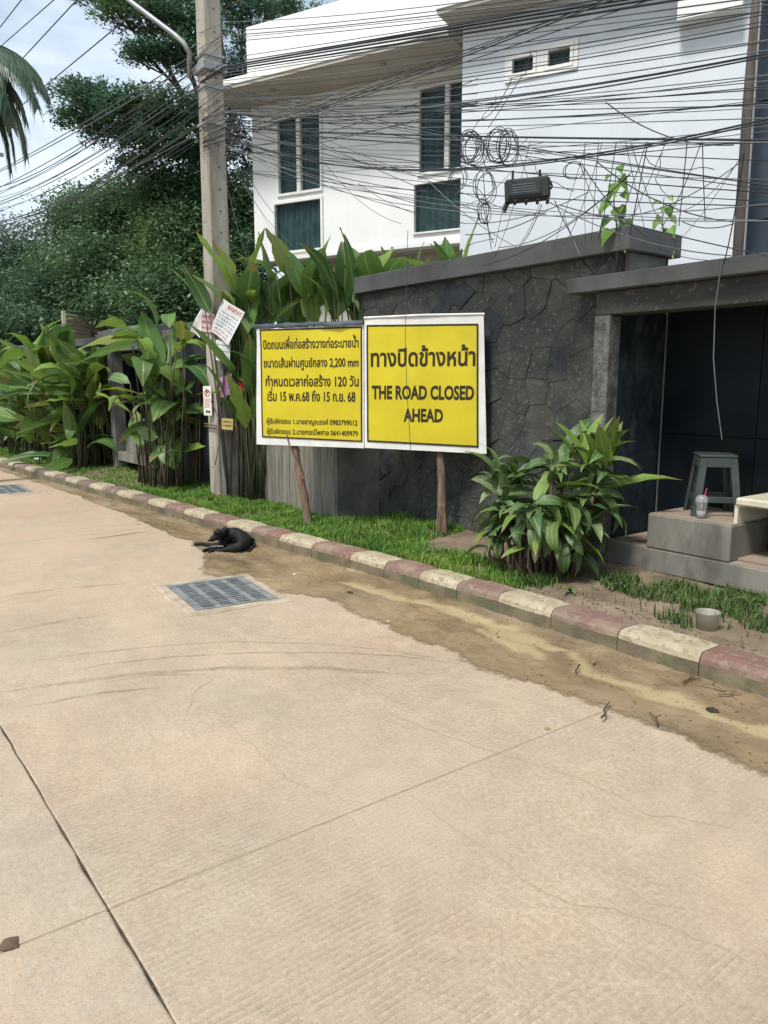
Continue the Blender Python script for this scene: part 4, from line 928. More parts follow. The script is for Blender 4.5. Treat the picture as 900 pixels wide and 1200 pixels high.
for k, (yl_, ym_, yr_, rad) in enumerate(RC):
    lb, gr_ = L1, G1
    if k < 6: lb, gr_ = 'thick dark cable in the heavy bundle climbing right along the house eave', 'heavy cable bundle along the eave'
    elif k < 11: lb, gr_ = 'cable in the topmost set crossing the white parapet', 'topmost cables across the parapet'
    elif k < 15: lb, gr_ = 'cable climbing steeply right from the pole to the wing roof', 'cables climbing steeply to the wing roof'
    elif (yl_, yr_) == (148, 164): lb, gr_ = 'thick nearly level black cable running just above the row of coils', None
    elif (yl_, yr_) == (160, 144): lb, gr_ = 'sagging thick cable that carries the black splice box', None
    elif (yl_, yr_) == (138, 122): lb, gr_ = 'single thicker cable crossing the blank wing wall below the small windows', None
    elif k in (38, 39, 40): lb, gr_ = 'low sagging cable passing just below the splice box', 'low cables below the splice box'
    rightcable(yl_+r.uniform(-2, 2), ym_, yr_, rad*.6, 4.15+r.uniform(-.1, .1), 4.3+r.uniform(-.25, .3), label=lb, group=gr_, m=M_cable if r.random() < .6 else M_cable2)
# low wires to the left, on to the next pole
G2, L2 = 'cables receding left past the treetops', 'thin overhead cable receding left from the concrete pole'
for k in range(24):
    yl_ = 62+k*4.6+r.uniform(-2, 2)
    a = Vector((PX-.02, PY-.14+r.uniform(-.06, .06), at(240, yl_, 4.2).z)); f = 1-k/23
    b = Vector((-22.6, 3.9+r.uniform(-.25, .1), 4.95+1.5*f+r.uniform(-.1, .1)))
    cable(sagline(a, b, r.uniform(.05, .45), 14), r.choice((.005, .006, .009)), L2, G2, M_cable if k % 3 else M_cable2)
G3, L3 = 'power lines high at the top left', 'heavy power line crossing the sky at the top left'
for (x0, y0, x1, y1), L3 in zip(((0, 32, 25, 0), (15, 42, 63, 0), (0, 97, 90, 0), (20, 128, 175, 0)), ('power line cutting the top left corner of the sky', 'second power line from the top left corner', 'third power line from the corner, passing over the palm fronds', 'lowest of the four heavy power lines, crossing in front of the spreading tree')):
    a = at(x0, y0, 4.2); b = at(x1, y1, 4.2); d = (b-a)/(b.x-a.x); cable([a+d*(-30-a.x), a, b, b+d*(-9-b.x), b+d*(6-b.x)], .012, L3, G3)
# the tangle: thin loose wires and drops
G4, L4 = 'loose wires tangled above the stone wall', 'thin loose wire in the tangle above the stone wall'
TG = [(871, 179, 783, 294), (871, 181, 797, 248), (872, 180, 848, 309), (868, 190, 690, 252), (680, 192, 712, 262), (684, 196, 775, 285), (742, 200, 585, 290), (738, 205, 560, 312), (635, 240, 596, 292), (633, 238, 610, 285),
      (590, 240, 580, 290), (566, 240, 578, 285), (560, 160, 570, 200), (566, 200, 576, 292), (572, 150, 612, 88), (600, 92, 560, 140), (622, 60, 615, 88), (598, 150, 620, 212), (650, 235, 672, 280), (655, 240, 900, 300), (640, 235, 860, 300),
      (560, 262, 690, 225), (545, 275, 640, 248), (700, 190, 860, 260), (550, 215, 620, 160), (545, 240, 600, 200), (300, 250, 263, 190), (330, 290, 262, 170), (500, 210, 610, 292), (420, 215, 560, 262), (380, 190, 470, 262), (263, 150, 330, 260),
      (263, 160, 500, 225), (263, 165, 545, 262), (263, 140, 480, 200), (263, 185, 290, 300), (262, 200, 300, 330), (262, 175, 345, 290), (300, 170, 540, 130), (350, 160, 545, 215), (660, 250, 680, 300), (770, 290, 830, 305), (800, 260, 860, 262), (710, 120, 860, 170)]
rq = random.Random(77)
for k in range(26):
    x0 = rq.choice((263, 263, 300, 420, 540, 600)); TG.append((263, rq.uniform(95, 200), rq.choice((905, 905, 640, 560)), rq.uniform(90, 262)))
for k in range(14): x0 = rq.uniform(560, 860); x1 = x0+rq.uniform(-50, 50); TG.append((x0, 166, x1, 305-.17*(x1-560)))
for k, (x0, y0, x1, y1) in enumerate(TG):
    a = at(x0, y0, 4.35+r.uniform(-.1, .15)); b = at(x1, y1, 4.5+r.uniform(-.1, .25)); 
    cable(sagline(a, b, r.uniform(0, .12)*min(1, (a-b).length), 10), r.choice((.0022, .003, .0036)), L4, G4, M_cable if k % 4 else M_cable2, name='loose_wire', cat='wire')
r2_ = random.Random(21)
for k in range(6):    # wavy thin bits
    x0, y0 = r2_.uniform(540, 860), r2_.uniform(150, 290); pts = []
    a0 = r2_.uniform(0, 6.28); 
    for i in range(12):
        pts.append(at(x0, y0, 4.45+.05*math.sin(i))); a0 += r2_.uniform(-.5, .5); x0 += math.cos(a0)*9; y0 += math.sin(a0)*5
    cable(pts, .0025, L4, G4, name='loose_wire', cat='wire')
# coiled spare loops
coils = [((548, 172), 11, 15, 4, 'leftmost black coil of spare cable hanging above the stone wall'), ((557, 173), 12, 15, 3, 'second black coil of spare cable, overlapping the leftmost coil'), ((584, 172), 12, 16, 4, 'round black coil of spare cable between two others above the splice box'),
         ((596, 174), 10, 17, 3, 'rightmost black coil in the row of cable coils'), ((570, 218), 10, 16, 2.5, 'tall single coil hanging lower, left of the splice box'), ((569, 246), 6, 11, 3, 'smallest twisted coil below the tall single coil'), ((536, 210), 8, 12, 2.2, 'coil hanging in front of the right house window'), ((672, 203), 10, 9, 1.6, 'thin open coil hanging to the right of the splice box')]
for (c, rx, rz_, tn, lb) in coils:
    tn *= 1.25 if tn > 2 else 1
    q = at(c[0], c[1], 4.3); sc_ = (q-EYE).length/900; tilt = .3
    pts = []; n = int(20*tn)
    for i in range(n+1):
        a = i*2*math.pi/20; k_ = 1+.13*math.sin(i*.31+c[0])+.05*math.sin(i*.77); pts.append(q+Vector((.6, .8, 0))*(math.cos(a)*rx*k_+2.5*math.sin(i*.05+c[0]))*sc_+Vector((0, 0, 1))*(math.sin(a)*rz_*k_+2*math.sin(i*.083))*sc_+Vector((-.8, .6, 0))*(.012*math.sin(i*.23)+.002*i/4))
    mb = MB(); mb.tube(pts, .0032, 4, cap=False); tag(mb.build('cable_coil', M_cable), lb, 'cable coil')
# splice box
c = at(617, 223, 4.3); t = empty('splice_box', (c.x, 4.3, c.z), 'black plastic cable splice box with a pale printed label hanging from a cable', 'splice box', rz=math.atan2(.8, .6)-.15)
bm_ = MB(); bm_.box(-.155, .165, -.06, .06, -.075, .075, bev=.018); bo = bm_.build('case', M_box, t, local=True); bo.rotation_euler.y = -.06
mb = MB(); mb.box(-.13, .10, -.068, -.060, -.045, .045, bev=.003); o = mb.build('front_lid', M_box, t, local=True); o.rotation_euler.y = -.06
mb = MB()
for k in range(4): mb.box(-.10, .05+.01*k, -.0705, -.069, .024-k*.017, .031-k*.017)
o = mb.build('label_print', M_cable2, t, local=True); o.rotation_euler.y = -.06
for x in (-.10, .09): mb = MB(); mb.tube([(x, 0, .07), (x, 0, .10), (x, -.0, .135)], .010, 6); mb.build('hanger', M_box, t, local=True)
for x in (-.14, -.08, 0, .08, .15): mb = MB(); mb.box(x-.01, x+.01, -.066, .066, -.085, -.072); mb.build('clip', M_box, t, local=True)
mb = MB(); mb.tube([(-.13, 0, -.07), (-.145, 0, -.11), (-.155, .0, -.15)], [.022, .018, .012], 6); mb.build('cable_gland', M_box, t, local=True)
mb = MB(); mb.tube([(.165, 0, 0), (.18, 0, .02), (.165, -.02, .05), (.15, -.05, .0)], .008, 5); mb.build('latch', M_box, t, local=True)
# pull from the niche roof: two thin wires dangling in front of the dark niche
cable([at(846, 305, 4.78), at(838, 360, 4.78), at(836, 420, 4.78), at(840, 470, 4.8), at(846, 515, 4.85)], .004, 'pale thin wire dangling in front of the dark niche', None, M_cable2, 'drop_wire', cat='wire')

# ------------------------------------------------------------------ trees
def leaf_cloud(clumps, size, seed, flat=.5, sub=26, sig=.28, vary=.5):
    """clumps: (centre, radii, n leaves)"""
    r = np.random.RandomState(seed); P = []
    for c, rad, n in clumps:
        c = np.array(c); rad = np.array(rad); k = max(3, n//sub)
        d = r.normal(size=(k, 3)); d /= np.linalg.norm(d, axis=1)[:, None]; rr = r.rand(k)**.45
        cen = c+d*rad*rr[:, None]
        idx = r.randint(0, k, n); q = cen[idx]+r.normal(size=(n, 3))*sig*np.array([1, 1, .55 if flat > .5 else .8]); P.append(q)
    P = np.concatenate(P); n = len(P)
    nz = r.normal(size=(n, 3)); nz[:, 2] = np.abs(nz[:, 2])+flat*1.6; nz /= np.linalg.norm(nz, axis=1)[:, None]
    u = np.cross(nz, r.normal(size=(n, 3))); u /= np.linalg.norm(u, axis=1)[:, None]; v = np.cross(nz, u)
    s = size*(1+vary*(r.rand(n)-.5))[:, None]
    V = np.stack([P-u*s, P-v*s*.42-nz*s*.1, P+u*s, P+v*s*.42-nz*s*.1], 1).reshape(-1, 3)
    F = np.arange(4*n).reshape(n, 4)
    return V, F
def tree(name, label, base, clumps, size, seed, m, trunk_r=.2, flat=.5, sub=26, sig=.28, fork=None, limb_r=.07):
    t = empty(name, base, label, 'tree'); r = random.Random(seed)
    V, F = leaf_cloud([(c, rd, int(n*(1.7 if flat < .8 else .95))) for c, rd, n in clumps], size, seed, flat, sub, sig); 
    ok = V[:, 2].reshape(-1, 4).min(1) > .1; F = F[ok]
    fastmesh('crown', V, F, m, t)
    b = Vector(base); fk = Vector(fork) if fork else b+Vector((0, 0, 2.2))
    mid = b.lerp(fk, .5)+Vector((.1, .05, 0)); mb = MB(); mb.tube([b-Vector((0, 0, .1)), b+Vector((0, 0, .3)), mid, fk], [trunk_r*1.4, trunk_r, trunk_r*.85, trunk_r*.7], 10); mb.build('trunk', M_bark, t, smooth=True)
    for c, rad, n in clumps:
        c = Vector(c); md = fk.lerp(c, .5)+Vector((r.uniform(-.3, .3), r.uniform(-.3, .3), .25)); mb = MB()
        mb.tube([fk, fk.lerp(md, .6), md, md.lerp(c, .6), c], [limb_r*1.3, limb_r, limb_r*.8, limb_r*.55, limb_r*.25], 6)
        for k in range(5):
            e = c+Vector([r.uniform(-1, 1)*q for q in rad])*.8; mb.tube([md.lerp(c, .55), md.lerp(e, .75)+Vector((0, 0, .05)), e], [limb_r*.4, limb_r*.25, .008], 4)
        mb.build('limb', M_bark, t, smooth=True)
    return t
def cl(px, py, d, rx, rz, n, ry=None):
    c = atd(px, py, d); return (tuple(c), (rx, ry or rx, rz), n)
# dense garden trees behind the hedge (left)
tree('garden_tree', 'dense bushy dark green tree at the far left above the hedge', atd(20, 470, 24)*1+Vector((0, 0, -1)), [cl(-20, 330, 24, 1.6, 1.2, 4200), cl(30, 300, 24, 1.3, 1.1, 4200), cl(60, 345, 22, 1.3, 1.0, 4200), cl(10, 370, 21, 1.3, .8, 3500), cl(-60, 300, 25, 1.6, 1.3, 2500)], .06, 1, M_leafA, .18, sig=.24)
tree('garden_tree', 'rounded mid green tree in the middle of the tree mass left of the pole', (atd(130, 470, 22).x, atd(130, 470, 22).y, .1), [cl(105, 265, 22, 1.1, .8, 5200), cl(150, 250, 21, 1.2, 1.0, 6500), cl(110, 320, 20, 1.3, .9, 6000), cl(170, 320, 20, 1.3, 1.0, 6500), cl(140, 365, 19, 1.4, .7, 5000), cl(85, 240, 23, .8, .4, 1300)], .06, 2, M_leafB, .18, sig=.22)
tree('garden_tree', 'leafy green tree directly behind the concrete pole and house corner', (atd(225, 470, 19).x, atd(225, 470, 19).y, .1), [cl(205, 235, 19, 1.1, .9, 7000), cl(220, 290, 18, 1.1, .9, 6500), cl(255, 250, 18.5, .9, 1.0, 6500), cl(278, 320, 17.8, .6, 1.0, 4500), cl(200, 350, 17, 1.2, .8, 5000), cl(280, 260, 18.5, .3, .8, 2500)], .06, 3, M_leafB, .2, sig=.22)
tree('garden_tree', 'lower dark tree showing between hedge and sunshade', (atd(60, 470, 19).x, atd(60, 470, 19).y, .1), [cl(20, 385, 19, 1.3, .5, 3800), cl(75, 350, 20, 1.2, .6, 3600), cl(110, 385, 20, 1.0, .4, 2600), cl(190, 390, 17, .9, .5, 3600)], .06, 4, M_leafA, .12, sig=.2, limb_r=.04)
# the spreading tree with layered branches
sb = atd(262, 470, 20)
tree('spreading_tree', 'tall spreading tree with flat layered branches against the sky', (sb.x, sb.y, .1),
     [cl(120, -5, 19, 1.0, .16, 2600), cl(165, 12, 18.5, 1.1, .28, 4200), cl(205, 15, 18, 1.0, .4, 4200), cl(170, 62, 18, .7, .18, 2000), cl(205, 62, 18, .8, .22, 2600), cl(228, 40, 18, .6, .5, 2600),
      cl(95, 105, 18, .6, .20, 1900), cl(120, 125, 18, .9, .30, 3900), cl(160, 130, 17.5, 1.1, .35, 5000), cl(205, 130, 17.5, .9, .4, 4200), cl(85, 138, 18, .55, .10, 700), cl(130, 155, 18, .8, .2, 2300), cl(180, 165, 17.5, .9, .3, 3300), cl(150, 190, 18, .5, .12, 900), cl(225, 180, 18, .7, .4, 2800),
      cl(285, 20, 20, .9, .8, 4200), cl(330, 5, 20.5, .9, .35, 2300), cl(275, 80, 20, .6, .6, 2600), cl(278, 150, 20, .6, .8, 3000), cl(290, 195, 20.5, .5, .6, 1800), cl(250, -30, 19, 1.6, .5, 3000), cl(175, -40, 18.5, 1.6, .3, 2500)],
     .05, 5, M_leafC, .24, flat=.9, sub=80, sig=.13, fork=tuple(atd(258, 190, 19.5)), limb_r=.055)
# palm at the top left
pb = atd(-78, 92, 12); pt_ = empty('palm_tree', (pb.x, pb.y, .1), 'palm with drooping browned fronds at the top left edge', 'palm')
mb = MB(); mb.tube([(pb.x, pb.y, 0), (pb.x+.05, pb.y, 2), (pb.x, pb.y, pb.z)], [.16, .13, .11], 10); mb.build('trunk', M_bark, pt_, smooth=True)
right = Vector((.6, .8, 0)); dep = Vector((-.8, .6, 0)); r = random.Random(3)
for k, (ax, el, ln_, sg_) in enumerate([(1, .95, 2.1, .1), (1, .55, 1.95, -.3), (.9, .25, 1.75, .3), (.9, 1.0, 1.6, -.2), (.95, 1.25, 1.9, .5), (1, .7, 1.7, .2), (1, .35, 2.0, .1), (1, .8, 2.15, -.15), (1, .1, 1.85, .2), (1, -.2, 1.7, -.1), (-.9, .7, 1.6, .2), (-.7, .2, 1.5, -.5), (.2, .9, 1.5, -1), (.1, .6, 1.5, 1), (-.3, 1.2, 1.4, .4), (.75, -.9, 1.0, .1)]):
    dirh = (right*ax+dep*sg_).normalized(); P = []; e = el; p = Vector((pb.x, pb.y, pb.z))
    for i in range(13): P.append(p.copy()); p += (dirh*math.cos(e)+Vector((0, 0, math.sin(e))))*ln_/12; e = max(-1.5, e-.20)
    mb = MB(); mb.tube(P, [.02*(1-i/13)+.004 for i in range(13)], 5); fr = mb.build('frond', M_palm, pt_, smooth=True)
    mb = MB(); side = dirh.cross(Vector((0, 0, 1))).normalized()
    for i in range(1, 12):
        for f in (0, .2, .4, .6, .8):
            q = P[i].lerp(P[min(i+1, 12)], f); tl = .42*math.sin(.35+2.4*i/13)
            for sd in (-1, 1):
                dr_ = (side*sd*.62+Vector((0, 0, -.85+r.uniform(-.15, .2)))+(P[min(i+1, 12)]-P[i]).normalized()*.5).normalized(); wv_ = (P[min(i+1, 12)]-P[i]).normalized()*.02
                m1 = q+dr_*tl*.5+side*sd*.03; mb.add([q-wv_, q+wv_, m1+wv_, q+dr_*tl+Vector((0, 0, -.06)), m1-wv_], [(0, 1, 2, 4), (4, 2, 3)])
    mb.build('leaflets', M_palm, fr, local=False)['kind'] = 'stuff'

# ------------------------------------------------------------------ broad leaves
def leaf_mesh(name, width, arch, fold, m, n=6, tip=1.0, wav=.01, seed=0, torn=False):
    """a broad leaf 1 m long, lying along +x, arching down; the midrib folds it"""
    vs = []; r = random.Random(seed); x = z = 0; e = arch*.25
    for i in range(n+1):
        f = i/n; wd = width*.5*(math.sin(math.pi*min(1, f**.75*.97+.02)))**.8 if 0 < f < 1 else .004
        for k, c in ((-2, -1), (-1, -.5), (0, 0), (1, .5), (2, 1)):
            vs.append((x, wd*c, z+abs(c)*wd*fold+(r.uniform(-wav, wav) if abs(c) == 1 else 0)))
        x += math.cos(e)/n; z += math.sin(e)/n; e -= arch/n*(1+f)
    if torn:
        for i in range(1, n):
            for k in (0, 4):
                if r.random() < .45: v = vs[i*5+k]; q = r.uniform(.35, .8); vs[i*5+k] = (v[0]+r.uniform(-.04, .04), v[1]*q, v[2]-r.uniform(0, .04))
    fs = [(i*5+k, (i+1)*5+k, (i+1)*5+k+1, i*5+k+1) for i in range(n) for k in range(4)]
    me = bpy.data.meshes.new(name); me.from_pydata(vs, [], fs); me.materials.append(m); me.polygons.foreach_set('use_smooth', [True]*len(fs)); me.update(); return me
HEL = [leaf_mesh('leaf', .20+.035*(k % 3), (.25, .7, 1.2, 1.7, .1)[k % 5], (.25, .4, .15)[k % 3], M_hel[mi], seed=k, wav=.015, torn=k % 3 == 1) for k, mi in enumerate([0, 1, 0, 1, 2, 0, 1, 2, 0, 1, 3, 1, 0, 2, 0])]
def put_leaf(me, parent, p, az, el, roll, L_, W_=1):
    o = bpy.data.objects.new('leaf', me); C.objects.link(o); o.parent = parent
    o.location = p-worldloc(parent)
    q = Matrix.Rotation(az, 4, 'Z') @ Matrix.Rotation(-el, 4, 'Y') @ Matrix.Rotation(roll, 4, 'X'); o.rotation_euler = q.to_euler(); o.scale = (L_, L_*W_, L_)
    return o
def heliconia(label, pos, n, hts, rad, size, seed, el=(.5, 1.4), az=None, stems=True, kinds=None, wmul=1.2, spread=.4, group=None, name='heliconia_clump', avoid_y=None):
    t = empty(name, pos, label, 'plant', group); r = random.Random(seed); pos = Vector(pos)
    for i in range(n):
        a = r.uniform(0, 6.283) if az is None else r.gauss(az[0], az[1]); d = r.random()**.5*rad; b = pos+Vector((math.cos(r.uniform(0, 6.28))*d, math.sin(r.uniform(0, 6.28))*d*.6, 0)); hh = r.uniform(*hts)
        e = r.uniform(*el); s = r.uniform(*size)
        out = Vector((math.cos(a), math.sin(a), 0)); top = b+Vector((0, 0, hh))+out*spread*hh*.35*max(0, math.cos(e))
        if avoid_y is not None and top.y > avoid_y: top.y = avoid_y-r.random()*.15
        if stems:
            mb = MB(); mb.tube([b-Vector((0, 0, .05)), b.lerp(top, .5)+out*-.02, b.lerp(top, .85), top], [.013, .011, .009, .006], 5)
            mb.build('stalk', M_stemg if r.random() < .75 else M_dead, t, smooth=True)
        put_leaf(r.choice(kinds or HEL), t, top, a, e, r.gauss(0, .5), s, wmul*r.uniform(.85, 1.25))
    return t
DK = [HEL[i] for i in (1, 3, 6, 9, 11, 0, 2)]; BR = [HEL[i] for i in (4, 7, 10, 13, 0, 5, 8, 12, 2)]
heliconia('tall heliconia clump at the far left end of the hedge', (-19.3, 3.75, .1), 75, (.2, 2.0), .8, (.8, 1.3), 1, (.1, 1.3), avoid_y=3.9, wmul=1.4)
heliconia('broad leafed heliconia clump left of the beige wall panel', (-17.2, 3.9, .1), 85, (.15, 2.0), .9, (.8, 1.25), 2, (.0, 1.2), avoid_y=4.0, wmul=1.45)
heliconia('wide heliconia clump in the middle of the left hedge', (-15.4, 4.0, .1), 105, (.1, 1.9), 1.0, (.7, 1.2), 3, (-.1, 1.2), avoid_y=4.15, wmul=1.4)
heliconia('heliconia clump with drooping leaves just left of the small niche', (-14.1, 4.0, .1), 85, (.1, 1.75), .6, (.7, 1.1), 4, (-.3, 1.1), avoid_y=4.1, wmul=1.35)
heliconia('tall bright green heliconia clump just left of the concrete pole', (-10.35, 4.0, .1), 62, (.25, 2.25), .5, (.55, .9), 5, (-.3, 1.3), kinds=BR+DK[:3], wmul=1.5)
heliconia('lower heliconia shoots in front of the small niche pillar', (-11.0, 3.95, .1), 16, (.5, 1.7), .3, (.5, .8), 15, (-.2, .9), kinds=BR)
heliconia('upright heliconia clump squeezed between the pole and the sign', (-8.55, 4.36, .1), 46, (.9, 2.65), .35, (.5, .85), 6, (.7, 1.5), avoid_y=4.4)
# rows standing in the garden behind the walls, leaves showing over the top
for k, (px, py_, lb, n, kk) in enumerate([(292, 335, 'tall banana like plant behind the pole side of the garden wall', 30, DK), (325, 290, 'leafy heliconia clump over the left end of the sign', 30, BR+DK), (365, 262, 'heliconia with one big upright bright leaf above the sign', 18, BR),
                                          (402, 268, 'heliconia with a tall dark upright leaf above the sign', 22, DK+BR[:3]), (445, 285, 'heliconia leaves rising behind the left end of the stone wall coping', 22, BR), (485, 284, 'torn bright heliconia leaves showing over the stone wall coping', 20, BR), (535, 266, 'rightmost heliconia tips poking over the stone wall coping', 18, BR)]):
    wy = 6.0 if px > 420 else 5.3
    q = at(px, py_, wy); z0 = q.z
    heliconia(lb, (q.x, wy, .1), int(n*.7), (z0-1.35, z0-.72), .30, (.62, .92), 30+k, (.8, 1.5), kinds=kk, wmul=1.6)
# individual leaves the eye picks out
def one(tname_seed, px, py, wy, L_, az_right, el, mesh, lab=None):
    pass
# red flower by the pole
c = at(287, 455, 4.25); t = empty('red_flower', (c.x, 4.25, c.z), 'spiky red heliconia flower right of the concrete pole', 'flower')
r = random.Random(2); 
for k in range(11):
    a = r.uniform(0, 6.28); d = Vector((.6*math.cos(a), .8*math.cos(a), math.sin(a)*.8))+Vector((0, r.uniform(-.3, .1), 0)); mb = MB(); mb.tube([c, c+d*.05, c+d*r.uniform(.09, .14)], [.012, .012, .002], 4); mb.build('bract', M_flower, t)

# shrub in front of the niche pillar
SH = [leaf_mesh('leaf', .27, (1.5, 2.0, .9, 1.2, 1.8, .5)[k % 6], (.35, .2, .3)[k % 3], M_shrub[mi], seed=50+k, wav=.015) for k, mi in enumerate([0, 1, 0, 3, 0, 2, 1, 0, 3, 1])]
SHY = leaf_mesh('leaf', .27, 1.2, .3, M_shrub[4], seed=77); SHB = leaf_mesh('leaf', .26, .35, .45, M_shrub[2], seed=78)
sb_ = Vector((-3.88, 4.40, .12)); t = empty('broadleaf_shrub', sb_, 'bushy broad leafed shrub with dry stems beside the niche pillar', 'shrub')
r = random.Random(12); heads = []
for k in range(15):
    a = r.uniform(0, 6.28); d = r.uniform(.05, .27); b = sb_+Vector((math.cos(a)*d, math.sin(a)*d*.7, -.03)); tp = b+Vector((math.cos(a)*.16, math.sin(a)*.14, r.uniform(.35, .95))); heads.append(tp)
    mb = MB(); mb.tube([b, b.lerp(tp, .5)+Vector((.01, .02, 0)), tp], [.02, .016, .012], 6); mb.build('stem', M_dead, t, smooth=True)
for k in range(46):
    b = sb_+Vector((r.uniform(-.26, .26), r.uniform(-.25, .15), -.03)); mb = MB(); e_ = b+Vector((r.uniform(-.06, .06), r.uniform(-.08, .03), r.uniform(.25, .55))); mb.tube([b, b.lerp(e_, .5)+Vector((r.uniform(-.03, .03), -.03, 0)), e_], [.008, .010, .004], 4); mb.build('dry_sheath', M_dead, t)
for k in range(215):
    hd = r.choice(heads) if k % 5 else r.choice(heads[:])*1-Vector((0, .05, r.uniform(.1, .3))); a = r.uniform(0, 6.283); e = r.uniform(-.8, .9) if hd.z < .75 else r.uniform(.0, 1.25)
    o = put_leaf(r.choice(SH), t, hd+Vector((r.uniform(-.03, .03), r.uniform(-.03, .03), r.uniform(-.15, .03))), a, e, r.gauss(0, .45), r.uniform(.22, .40), 1.05)
for k in range(12): put_leaf(SHB, t, max(heads, key=lambda q: q.z)+Vector((r.uniform(-.12, .12), r.uniform(-.1, .1), -.05)), r.uniform(0, 6.28), r.uniform(.9, 1.45), r.gauss(0, .4), r.uniform(.3, .42))
for k in range(34):
    a = r.uniform(-2.6, .1); q = sb_+Vector((math.cos(a)*r.uniform(.12, .30)+.05, math.sin(a)*r.uniform(.1, .22)-.02, r.uniform(.32, .60))); put_leaf(r.choice(SH), t, q, a+r.uniform(-.4, .4), r.uniform(-1.0, -.1), r.gauss(0, .4), r.uniform(.24, .40), 1.15)
put_leaf(SHY, t, sb_+Vector((-.22, -.22, .5)), -2.2, -.6, .3, .28)
rt_ = math.atan2(.8, .6)
put_leaf(SHB, t, sb_+Vector((.1, .1, .62)), rt_+.1, .25, .2, .62, .75); put_leaf(SH[2], t, sb_+Vector((.1, .1, .66)), rt_-.15, .35, -.3, .55, .7); put_leaf(SH[5], t, at(676, 590, 4.5), rt_-.05, .35, .3, .8, .55)
put_leaf(SH[1], t, sb_+Vector((.05, .25, .85)), rt_-.5, .9, -.3, .5, .9); put_leaf(SH[6], t, sb_+Vector((-.05, .35, .8)), rt_+.4, 1.1, .3, .6, .9)

# saplings rooted on the wall tops
def sapling(label, base, top, nl, size, seed, hearts=True):
    t = empty('sapling', base, label, 'plant'); r = random.Random(seed); mb = MB(); bend = Vector((.02, 0, 0))
    mb.tube([base-Vector((0, 0, .03)), base.lerp(top, .35)+bend, base.lerp(top, .7)-bend, top], [.009, .007, .005, .003], 5); mb.build('stem', M_stemg, t, smooth=True)
    for k in range(nl):
        f = .34+.66*k/(nl-1); p = base.lerp(top, f); a = k*2.4+r.uniform(-.4, .4); s = size*(.75+.5*r.random())*(1 if f < .9 else .6)
        out = Vector((math.cos(a), math.sin(a), r.uniform(-.2, .4))); q = p+out*.05; mb = MB(); mb.tube([p, q], .002, 4, cap=False)
        x_ = (out*.55+Vector((.1, -.15, -.55))).normalized(); y_ = x_.cross(Vector((.2, -.8, .6))).normalized(); dn = Vector((0, 0, -1))
        prof = [(0, .0), (-.1, .32), (.15, .56), (.5, .48), (.82, .2), (1.15, 0)]; vs = [q+x_*(u*s)+y_*(v*s)+dn*(u*u*s*.45)+Vector((0, 0, abs(v)*s*.2)) for u, v in prof]+[q+x_*(u*s)-y_*(v*s)+dn*(u*u*s*.45)+Vector((0, 0, abs(v)*s*.2)) for u, v in prof[1:-1]]
        n0 = len(mb.v); mb.add(vs, [(0, 1, 2, 3, 4, 5), (0, 5, 9, 8, 7, 6)]); mb.build('leaf', M_sap, t)
b0 = at(722, 320, 4.98); sapling('bright green heart leafed sapling growing from the niche roof edge', Vector((b0.x, 4.98, 2.34)), at(722, 197, 4.95), 14, .085, 3)
b1 = at(783, 292, 5.5); sapling('small pale wispy seedling growing behind the coping end', Vector((b1.x, 5.5, 2.35)), at(778, 232, 5.5), 14, .065, 4)

# ------------------------------------------------------------------ drain grates
def drain(x0, x1, y0, y1, label, rows=4, cols=15):
    t = empty('drain_grate', ((x0+x1)/2, (y0+y1)/2, 0), label, 'drain grate', rz=R(-6) if x0 > -8 else 0)
    cx, cy = (x0+x1)/2, (y0+y1)/2; hx, hy = (x1-x0)/2, (y1-y0)/2; z = .003
    n = 40; vs = []
    for i in range(n):       # broken concrete collar round the frame
        a = 2*math.pi*i/n; c_, s_ = math.cos(a), math.sin(a); k = 1/max(abs(c_), abs(s_)); ex = .09+.035*noise.noise(Vector((c_*2, s_*2, x0)))
        vs += [(c_*k*(hx+ex), s_*k*(hy+ex), .0015), (c_*k*(hx+ex-.02), s_*k*(hy+ex-.02), .010), (c_*k*(hx+.005), s_*k*(hy+.005), .012)]
    mb = MB(); mb.add(vs, [f for i in range(n) for f in ((3*i, (3*i+3) % (3*n), (3*i+4) % (3*n), 3*i+1), (3*i+1, (3*i+4) % (3*n), (3*i+5) % (3*n), 3*i+2))]); mb.build('collar', M_collar, t, local=True)
    MB().box(-hx, hx, -hy, hy, .001, .004).build('pit', M_pit, t, local=True)
    mb = MB(); b = .035
    mb.box(-hx, hx, -hy, -hy+b, .0045, .016, bev=.002); mb.box(-hx, hx, hy-b, hy, .0045, .016, bev=.002); mb.box(-hx, -hx+b, -hy+b, hy-b, .0045, .016); mb.box(hx-b, hx, -hy+b, hy-b, .0045, .016); mb.build('frame', M_grate, t, local=True)
    ih = hy-b; band = 2*ih/rows
    for rr in range(rows+1):
        yc = -ih+rr*band; MB().box(-hx+b, hx-b, max(-ih, yc-.02), min(ih, yc+.02), .0045, .0145).build('cross_bar', M_grate, t, local=True)
    iw = 2*(hx-b)/cols
    for c_ in range(cols+1):
        xc = -hx+b+c_*iw
        for rr in range(rows): MB().box(max(-hx+b, xc-iw*.2), min(hx-b, xc+iw*.2), -ih+rr*band+.02, -ih+(rr+1)*band-.02, .0045, .0143).build('bar', M_grate, t, local=True)
drain(-5.58, -4.82, 2.07, 2.67, 'grey slotted iron drain grate in the road near the sleeping dog', 4, 14)
drain(-12.9, -11.9, 2.08, 2.55, 'far drain grate at the left edge of the road', 3, 10)

